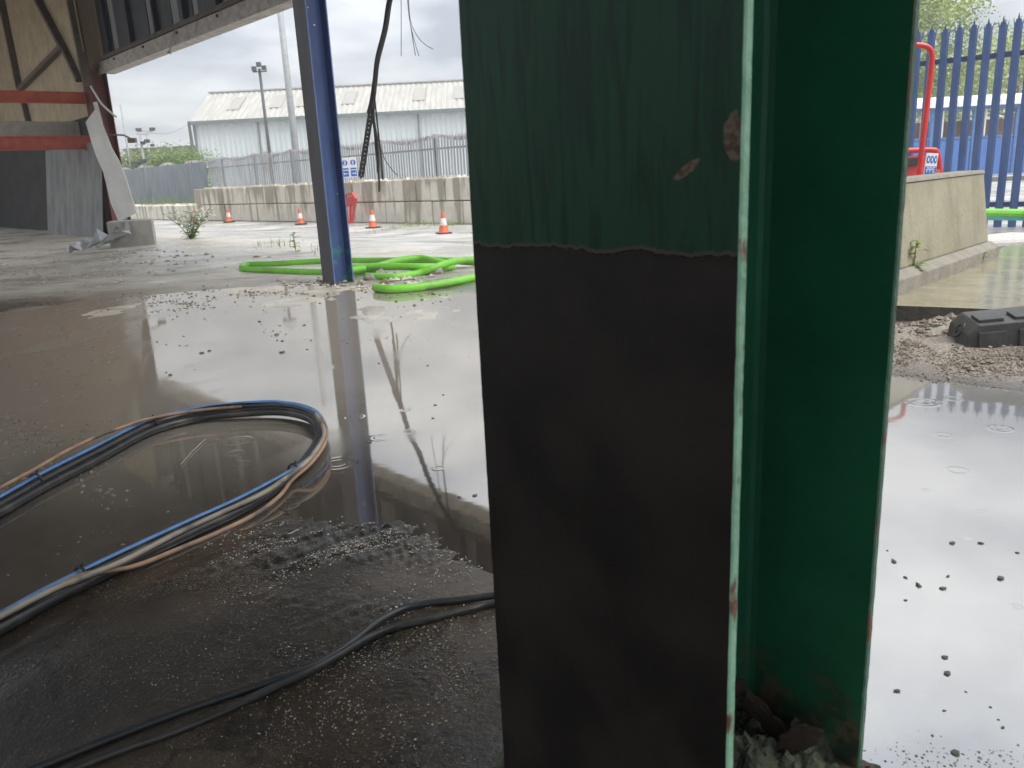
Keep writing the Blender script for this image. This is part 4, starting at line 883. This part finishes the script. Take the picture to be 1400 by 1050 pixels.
for x0 in (-.085, .065, .215): MB().box((x0, -.093, .085), (.105, .012, .10)).build('side_panel', M_blackp, bk, bevel=.004)
MB().box((0.07, -.098, .030), (.46, .022, .02)).build('lip', M_blackp, bk, bevel=.004)
MB().lathe([(.035, -.004), (.035, .006), (.022, .006), (.022, -.02)], 14).build('socket_rim', M_blackp, bk).matrix_local = Matrix.Translation((-.172, .03, .12)) @ Matrix.Rotation(-1.0, 4, 'Y')
tag(MB().tube(smooth_path([pz(1288, 462, .03), pz(1296, 449, .06), pz(1306, 444, .08), pz(1320, 441, .09)], 6), .003, 6).build('wire_loop', M_straw), 'thin wire loop beside the black plastic block', 'wire')
q = Vector(pz(1257, 458, .03)); o = link('timber_offcut', lump_mesh(91, 2, .12), [M_crust], None, (q.x, q.y, .045)); o.scale = (.17, .05, .04); tag(o, 'mossy rounded lump under the slab edge beside the column', 'rubble')

# blue palisade fence on the right
M_bpal = mat('blue_palisade_paint', (.075, .13, .29), .5, (.055, .095, .22), 6, stretch=(1, 1, .4)); M_brl = mat('dark_blue_rail', (.04, .065, .15), .5)
fa, fb_ = Vector((5.343, 10.452, -.10)), Vector((6.05, 9.885, -.10)); fd = (fb_ - fa).normalized()
bf = thing('palisade_fence', 'blue palisade fence on the right beyond the concrete barrier', 'fence', fa, math.atan2(fd.y, fd.x))
bm_ = pale_mesh('pale', .088, 2.5, .022); first = None
step = (fb_ - fa).length / 6.0
for k in range(-9, 22):
    if first is None: first = link('pale', bm_, M_bpal, bf, (k * step, -.03, 0)); continue
    child_copy(first, bf, (k * step, -.03, rnd.uniform(-.012, .012)))
for z in (.38, 2.10): MB().beam((-9.5 * step, .02, z), (22 * step, .02, z), .05, .06).build('rail', M_brl, bf)
for k in (-8.5, 9.5, 21.5): MB().box((k * step, .09, 1.25), (.10, .06, 2.5)).build('post', M_brl, bf)
# red tubular stand with rounded corner, red barrier, PPE sign
M_redt2 = mat('glossy_red_tube', (.62, .03, .025), .3, (.54, .025, .02))
YR = 8.6
rs = thing('tubular_stand', 'tall red tubular stand in front of the blue fence', 'stand', Vector(pY(1256, 240, YR)))
P = [Vector(pY(x, y, YR)) - rs.location for (x, y) in ((1228, 58), (1245, 60.5), (1262, 62.5), (1270, 66), (1274, 74), (1273.5, 90), (1268, 140), (1262, 190), (1257, 235), (1250, 290))]
MB().tube(smooth_path(P, 8), .027, 12).build('tube', M_redt2, rs, smooth=True)
rb = thing('pedestrian_barrier', 'red plastic pedestrian barrier behind the concrete barrier', 'barrier', Vector(pY(1265, 240, 8.9)))
def rbp(pts, r=.03): 
    P = [Vector(pY(x, y, 8.9)) - rb.location for (x, y) in pts]; MB().tube(smooth_path(P, 8), r, 10).build('frame', M_redt2, rb, smooth=True)
rbp([(1150, 209), (1210, 207), (1250, 205.5), (1274, 205), (1281, 209), (1284, 225), (1287, 260), (1289, 300)])
a, b = pY(1150, 236, 8.9), pY(1283, 228, 8.9); MB().beam(Vector(a) - rb.location, Vector(b) - rb.location, .025, .26).build('panel', M_redp, rb, bevel=.004)
a, b = pY(1235, 222, 8.85), pY(1261, 221, 8.85); MB().beam(Vector(a) - rb.location, Vector(b) - rb.location, .03, .085).build('dark_slot', M_rub, rb, bevel=.004)
MB().box(Vector(pY(1281, 238, 8.84)) - rb.location, (.06, .02, .10)).build('reflector', M_cone, rb)
def text_mesh(body_, size):
    cu = bpy.data.curves.new('text', 'FONT'); cu.body = body_; cu.size = size; cu.align_x = 'CENTER'; o_ = bpy.data.objects.new('text', cu); C.objects.link(o_)
    dg = bpy.context.evaluated_depsgraph_get(); me_ = bpy.data.meshes.new_from_object(o_.evaluated_get(dg)); bpy.data.objects.remove(o_); return me_
YS = 8.45
a, b, tp_ = pY(1262, 246, YS), pY(1278, 245, YS), pY(1264, 210, YS); w = float(np.linalg.norm(b - a)); h = float(tp_[2] - a[2]) 
pg_ = thing('safety_sign', 'PPE safety sign in white and blue fixed to the red barrier', 'sign', Vector((a + b) / 2)); pg_.rotation_euler = (0, .07, .03)
MB().box((0, .006, h / 2), (w, .012, h)).build('board', M_white, pg_)
p = MB(); rect(p, -w * .48, w * .48, h * .02, h * .50, -.003); p.build('blue_panel', M_sblue, pg_)
for k in (-1, 0, 1):
    p = MB(); seg = 16; p.add([(k * w * .31 + w * .145 * math.cos(2 * math.pi * q / seg), -.003, h * .76 + h * .15 * math.sin(2 * math.pi * q / seg)) for q in range(seg)], [tuple(range(seg))]); d_ = p.build('symbol_disc', M_sblue, pg_)
    p = MB(); p.add([(k * w * .31 + w * .06 * math.cos(2 * math.pi * q / seg), -.006, h * .76 + h * .08 * math.sin(2 * math.pi * q / seg)) for q in range(seg)], [tuple(range(seg))]); p.build('pictogram', M_white, d_)
tm = text_mesh('PPE', h * .30); o = link('lettering', tm, [M_white], pg_, (0, -.006, h * .265)); o.rotation_euler = (math.pi / 2, 0, 0); o.scale = (.8, 1, 1)
# green and turquoise ducts on the right
M_turq = mat('turquoise_duct', (.10, .42, .44), .4, (.08, .36, .38))
for (y, m, lab, r) in ((291.5, M_green, 'green duct strung low across the blue fence', .045), (297.5, M_turq, 'turquoise duct just below the green one at the blue fence', .030)):
    tag(MB().tube(smooth_path([pY(1340, y - .5, 8.3), pY(1400, y + .3, 8.2), pY(1500, y + 3, 8.0), pY(2300, y + 60, 7.4)], 6), r, 10).build('duct', m), lab, 'duct')
M_bag = mat('white_gravel_bag', (.60, .58, .54), .8, (.48, .46, .42), 14, bump=.5)
q = pz(1392, 330, .1); o = link('sandbag', lump_mesh(95, 3, .05), [M_bag], None, (q[0] + .1, q[1] + .3, .06)); o.scale = (.65, .25, .09); o.rotation_euler.z = .1; tag(o, 'long pale sandbag along the back of the slab', 'sandbag')

# blue shelter with white curved roof
M_shb = mat('shelter_blue_panel', (.06, .17, .48), .45, (.05, .14, .42)); M_shf = mat('shelter_blue_frame', (.08, .20, .46), .45); M_shr = mat('white_shelter_roof', (.72, .72, .69), .5, (.66, .66, .63)); M_shw = mat('shelter_interior_brick', (.34, .22, .15), .9, (.26, .17, .12))
YB = 31.0; s0 = pY(1240, 238, YB); s1 = pY(1440, 231, YB); sh = thing('shelter', 'blue panelled shelter with rounded white roof behind the blue fence', 'shelter', Vector((s0[0], s0[1], -.02))); 
sd_ = (s1 - s0); sh.rotation_euler.z = math.atan2(sd_[1], sd_[0]); slen = float(np.linalg.norm(sd_[:2])); zt = float(pY(1340, 145, YB)[2]); zm = float(pY(1340, 188, YB)[2]); zr = float(pY(1340, 128, YB)[2])
nb = 7; bw = slen / nb
for k in range(nb + 1): MB().box((k * bw, 0, zt / 2), (.14, .12, zt)).build('post', M_shf, sh)
for k in range(nb):
    MB().box((k * bw + bw / 2, 0, zm / 2), (bw - .15, .05, zm - .04)).build('panel', M_shb, sh, bevel=.01)
    MB().box((k * bw + bw / 2, .0, zm + .05), (bw - .15, .09, .07)).build('window_rail', M_shf, sh)
    MB().box((k * bw + bw * .5, 0, (zm + zt) / 2), (.05, .05, zt - zm - .1)).build('mullion', M_shr, sh)
MB().box((slen / 2, 0, zt - .04), (slen + .3, .16, .10)).build('fascia', M_shf, sh)
for k in range(nb):
    mb = MB(); pr = [(-.25 + 2.4 * (1 - math.cos(a)) / 2, (zr - zt) * math.sin(a) ** .6) for a in np.linspace(0.001, math.pi - .001, 12)]
    mb.prism(pr, lambda u, w_: (k * bw + .01, u, zt + .02 + w_), lambda u, w_: ((k + 1) * bw - .01, u, zt + .02 + w_)); mb.build('roof_panel', M_shr, sh, smooth=False)
MB().box((slen / 2, 2.2, zt * .42), (slen, .1, zt * .84)).build('back_wall', M_shw, sh)
# white building and brick wall beyond
pb0 = pY(1325, 97, 60); bz = float(pb0[2]); wbd = thing('white_building', 'plain white building behind the tree and shelter', 'building', (pb0[0], 60, 0))
MB().box((12, 3, bz / 2), (24, 6, bz)).build('wall', M_shr, wbd); MB().box((12, 3, bz + .12), (24.4, 6.4, .24)).build('roof_edge', M_pole, wbd)
M_kerb = mat('pale_road_concrete', (.62, .61, .59), .6, (.52, .51, .49)); 
o = MB().box((14, 24, .055), (16, .3, .13)).build('kerb', M_dkconc); tag(o, 'kerb line behind the fence', kind='structure')

# ------------------------------------------------------------------ trees
def tree(name, label, base, h, crown, leaves, ll, m, seed, cat='tree', trunk_r=.16, nl=9):
    rd = random.Random(seed); t = thing(name, label, cat, base); tb = MB(); top = Vector((0, 0, h * .85)); tb.tube(smooth_path([(0, 0, -.1), (.1, .05, h * .4), (0, 0, h * .85)], 5), list(np.linspace(trunk_r, trunk_r * .3, 11)), 8)
    tips = []
    for k in range(nl):
        z = h * (.3 + .55 * k / nl); a = k * 2.4 + rd.uniform(-.5, .5); f = .55 + .45 * rd.random()
        e_ = Vector((math.cos(a) * crown[0] * f, math.sin(a) * crown[1] * f, z + crown[2] * .35 * rd.random())); P = smooth_path([(0, 0, z), e_ * .5 + Vector((0, 0, z * .55)), e_], 4); tb.tube(P, list(np.linspace(trunk_r * .45, .015, len(P))), 5); tips += [P[-1], P[-3], P[-5]]
    tips.append(top)
    tb.build('trunk', M_bark, t)
    mb = MB(); vs = []; fs = []
    cl = []
    for p in tips:
        for q in range(4): cl.append(p + Vector((rd.gauss(0, crown[0] * .22), rd.gauss(0, crown[1] * .22), rd.gauss(0, crown[2] * .16))))
    for q in range(leaves):
        c_ = rd.choice(cl); p = c_ + Vector((rd.gauss(0, 1), rd.gauss(0, 1), rd.gauss(0, .75))) * ll * 3.2
        d = Vector((rd.uniform(-1, 1), rd.uniform(-1, 1), rd.uniform(-.8, .5))).normalized(); s_ = d.cross(Vector((rd.uniform(-1, 1), rd.uniform(-1, 1), rd.uniform(-1, 1)))).normalized(); L_ = ll * rd.uniform(.6, 1.3)
        i_ = len(vs); vs += [p, p + d * L_ * .5 + s_ * L_ * .26, p + d * L_, p + d * L_ * .5 - s_ * L_ * .26]; fs.append((i_, i_ + 1, i_ + 2, i_ + 3))
    mb.add(vs, fs); me_ = mb.mesh('crown'); link('crown', me_, m, t); return t
tree('tree', 'tall pale green leafy tree behind the blue fence and shelter', (18.5, 40, 0), 8.6, (5.2, 3, 3.6), 26000, .19, M_leafp, 21, trunk_r=.22, nl=12)
tree('tree', 'second leafy tree at the right edge behind the white building', (29.0, 47, 0), 7.2, (3.4, 3, 3), 10000, .19, M_leafp, 23, trunk_r=.2)
for i_, (px, py, w, hgt, lab) in enumerate(((186, 206, 2.6, 3.4, 'green bush behind the hoarding next to the maroon column'), (208, 209, 2.2, 3.2, 'green bush behind the security camera mast'), (237, 206, 2.6, 3.5, 'taller green bush left of the timber utility pole'), (252, 210, 1.8, 3.1, 'small green bush beside the warehouse corner'))):
    p = pY(px, py, 46); tree('bush', lab, (p[0], p[1], -.3), float(p[2]) + .3, (w * .75, 1.2, 1.3), 7000, .12, M_leafd, 30 + i_, cat='bush', trunk_r=.06)
p = pY(212, 205, 90); hs = thing('brick_house', 'far red brick building showing above the bushes', 'building', (p[0], 90, -.3)); MB().box((2.5, 0, (p[2] + .3) / 2), (9, 5, p[2] + .3)).build('wall', M_shw, hs); MB().box((2.5, -.05, p[2] + .32), (9.4, 5.4, .25)).build('roof_edge', M_lampdk, hs)

# ------------------------------------------------------------------ stones and grit
M_stone = mat('dark_wet_stone', (.12, .115, .105), .35, (.07, .066, .06), 30, bump=.3); M_grit = mat('pale_grit', (.50, .455, .385), .22, (.05, .044, .036), 150)
sm_ = [lump_mesh(200 + q, 1, .42) for q in range(5)]
for q in sm_: q.materials.append(M_stone)
def stone(px, py, w, label, grp, cat='stone'):
    p = pz(px, py); r = .78 * w / CAM_F * float(np.linalg.norm(p - EYE)) / 2; o = bpy.data.objects.new('stone', sm_[rnd.randrange(5)]); C.objects.link(o); o.location = (p[0], p[1], r * .15); o.scale = (r * rnd.uniform(.9, 1.1), r * rnd.uniform(.5, .9), r * .42); o.rotation_euler = (0, 0, rnd.uniform(0, 6)); tag(o, label, cat, grp)
for (px, py, w) in ((1227, 945, 13), (1295, 921, 12), (1292, 899, 10), (1306, 1030, 14), (1238, 790, 10), (1256, 801, 14), (1289, 805, 11), (1296, 788, 9), (1368, 791, 13), (1302, 743, 11), (1341, 743, 10), (1222, 768, 13), (1291, 972, 6), (1275, 1006, 6), (1371, 995, 7), (1354, 967, 5), (1365, 984, 5), (1320, 946, 5), (1391, 756, 7), (1238, 821, 6), (1213, 753, 6)):
    stone(px, py, w, 'dark wet stone poking out of the pale grey puddle', 'stones in the grey puddle')
for (px, py, w) in ((628, 680, 8), (592, 572, 7), (595, 554, 6), (518, 497, 6), (386, 482, 12), (286, 480, 9), (233, 513, 9), (276, 483, 10), (355, 440, 8), (378, 458, 12), (416, 445, 7), (649, 678, 10), (505, 605, 9), (420, 478, 6), (606, 540, 6), (585, 500, 6)):
    stone(px, py, w, 'small dark stone poking out of the brown puddle', 'stones in the brown puddle')
def scatter(name, regions, m, label, seed, sub=False):
    rd = np.random.default_rng(seed); V = []; Fc = []; base = 0
    oct_v = np.array([[1, 0, 0], [-1, 0, 0], [0, 1, 0], [0, -1, 0], [0, 0, 1], [0, 0, -1]], float); oct_f = np.array([[0, 2, 4], [2, 1, 4], [1, 3, 4], [3, 0, 4], [2, 0, 5], [1, 2, 5], [3, 1, 5], [0, 3, 5]])
    for (cx_, cy_, rx, ry, n, smin, smax, zoff) in regions:
        k = 0
        px = cx_ + rd.normal(0, 1, n) * rx; py = cy_ + rd.normal(0, 1, n) * ry
        py = np.maximum(py, 345)
        pts = np.array([pz(a_, b_)[:2] for a_, b_ in zip(px, py)])
        sa_ = pz(560, 700) - pz(180, 820); sa_ = sa_[:2] / np.hypot(*sa_[:2]); uu = pts @ sa_; ww = pts @ np.array([-sa_[1], sa_[0]])
        keep = (fbm(uu * 4 + 9, ww * 22, 3) if zoff else fbm(pts[:, 0] * 5, pts[:, 1] * 5, 3)) > rd.uniform(.42, .64, n); pts = pts[keep]
        gz_ = np.maximum(ground_h(pts[:, 0], pts[:, 1]), -.003); sz = np.exp(rd.uniform(math.log(smin), math.log(smax), len(pts)))
        for (x, y), z, s_ in zip(pts, gz_, sz):
            a_ = rd.uniform(0, 6.28); v = oct_v * (1 + rd.uniform(-.35, .35, (6, 1))) * [s_, s_ * .8, s_ * .6]; ca, sa = math.cos(a_), math.sin(a_)
            V.append(np.stack([v[:, 0] * ca - v[:, 1] * sa + x, v[:, 0] * sa + v[:, 1] * ca + y, v[:, 2] + z + s_ * .25], -1)); Fc.append(oct_f + base); base += 6
    V = np.concatenate(V); Fc = np.concatenate(Fc); me_ = bpy.data.meshes.new(name); me_.from_pydata(V.tolist(), [], Fc.tolist()); me_.update()
    return tag(link(name, me_, m), label, 'grit', kind='stuff')
scatter('grit', [(575, 925, 70, 60, 4200, .0005, .0034, 0), (420, 900, 150, 80, 2600, .0005, .0020, 0), (480, 742, 95, 26, 5200, .0008, .0042, 1), (450, 832, 80, 18, 1800, .0008, .0034, 1), (430, 770, 130, 40, 1500, .0006, .0022, 1), (230, 880, 150, 80, 1500, .0004, .0018, 0), (620, 760, 40, 30, 350, .0015, .0045, 0), (500, 990, 130, 40, 450, .0007, .0024, 0), (1290, 1040, 80, 14, 900, .002, .006, 0)], M_grit, 'pale grit scattered over the near wet floor', 1)
M_gravel = mat('brown_wet_gravel', (.17, .14, .105), .5, (.09, .075, .058), 40)
scatter('gravel', [(60, 640, 60, 45, 1100, .004, .012, 0), (25, 560, 30, 18, 250, .006, .016, 0), (230, 414, 45, 7, 420, .006, .016, 0), (150, 420, 90, 12, 350, .005, .013, 0), (400, 450, 60, 14, 130, .004, .014, 0), (560, 470, 60, 20, 160, .003, .008, 0), (350, 400, 70, 6, 350, .006, .018, 0), (600, 402, 50, 8, 200, .008, .02, 0), (150, 500, 110, 40, 250, .004, .012, 0), (110, 700, 70, 30, 200, .003, .008, 0)], M_gravel, 'brown gravel along the puddle edges', 2)
M_clod = mat('muddy_clods', (.33, .28, .225), .75, (.12, .098, .076), 5)
scatter('mud_clods', [(1310, 485, 70, 16, 4200, .002, .009, 0), (1280, 463, 50, 8, 160, .01, .034, 0), (1330, 490, 70, 14, 260, .007, .02, 0), (1390, 512, 60, 10, 1500, .002, .009, 0), (1250, 502, 40, 9, 900, .002, .009, 0)], M_clod, 'clods of brown mud in front of the raised slab', 3)
M_chip = mat('concrete_chips', (.60, .56, .49), .85, (.42, .385, .33), 20)
scatter('rubble_chips', [(200, 352, 50, 7, 140, .01, .045, 0), (540, 384, 30, 5, 160, .015, .05, 0), (110, 365, 90, 12, 300, .01, .04, 0), (470, 392, 30, 3, 80, .01, .03, 0), (420, 388, 40, 4, 150, .01, .03, 0)], M_chip, 'broken concrete chips strewn beyond the puddle', 4)

# ------------------------------------------------------------------ damp drizzle haze over the whole site
hm = bpy.data.materials.new('damp_air'); hm.use_nodes = True; ht = hm.node_tree; ht.nodes.clear()
ho = ht.nodes.new('ShaderNodeOutputMaterial'); hv = ht.nodes.new('ShaderNodeVolumePrincipled'); hv.inputs['Density'].default_value = 0.0032; hv.inputs['Color'].default_value = (.93, .95, .97, 1); ht.links.new(hv.outputs[0], ho.inputs['Volume'])
hz = MB().box((0, 0, 6.0), (1300, 1300, 14.6)).build('haze', hm); tag(hz, 'thin damp haze hanging over the yard', 'haze', kind='stuff')
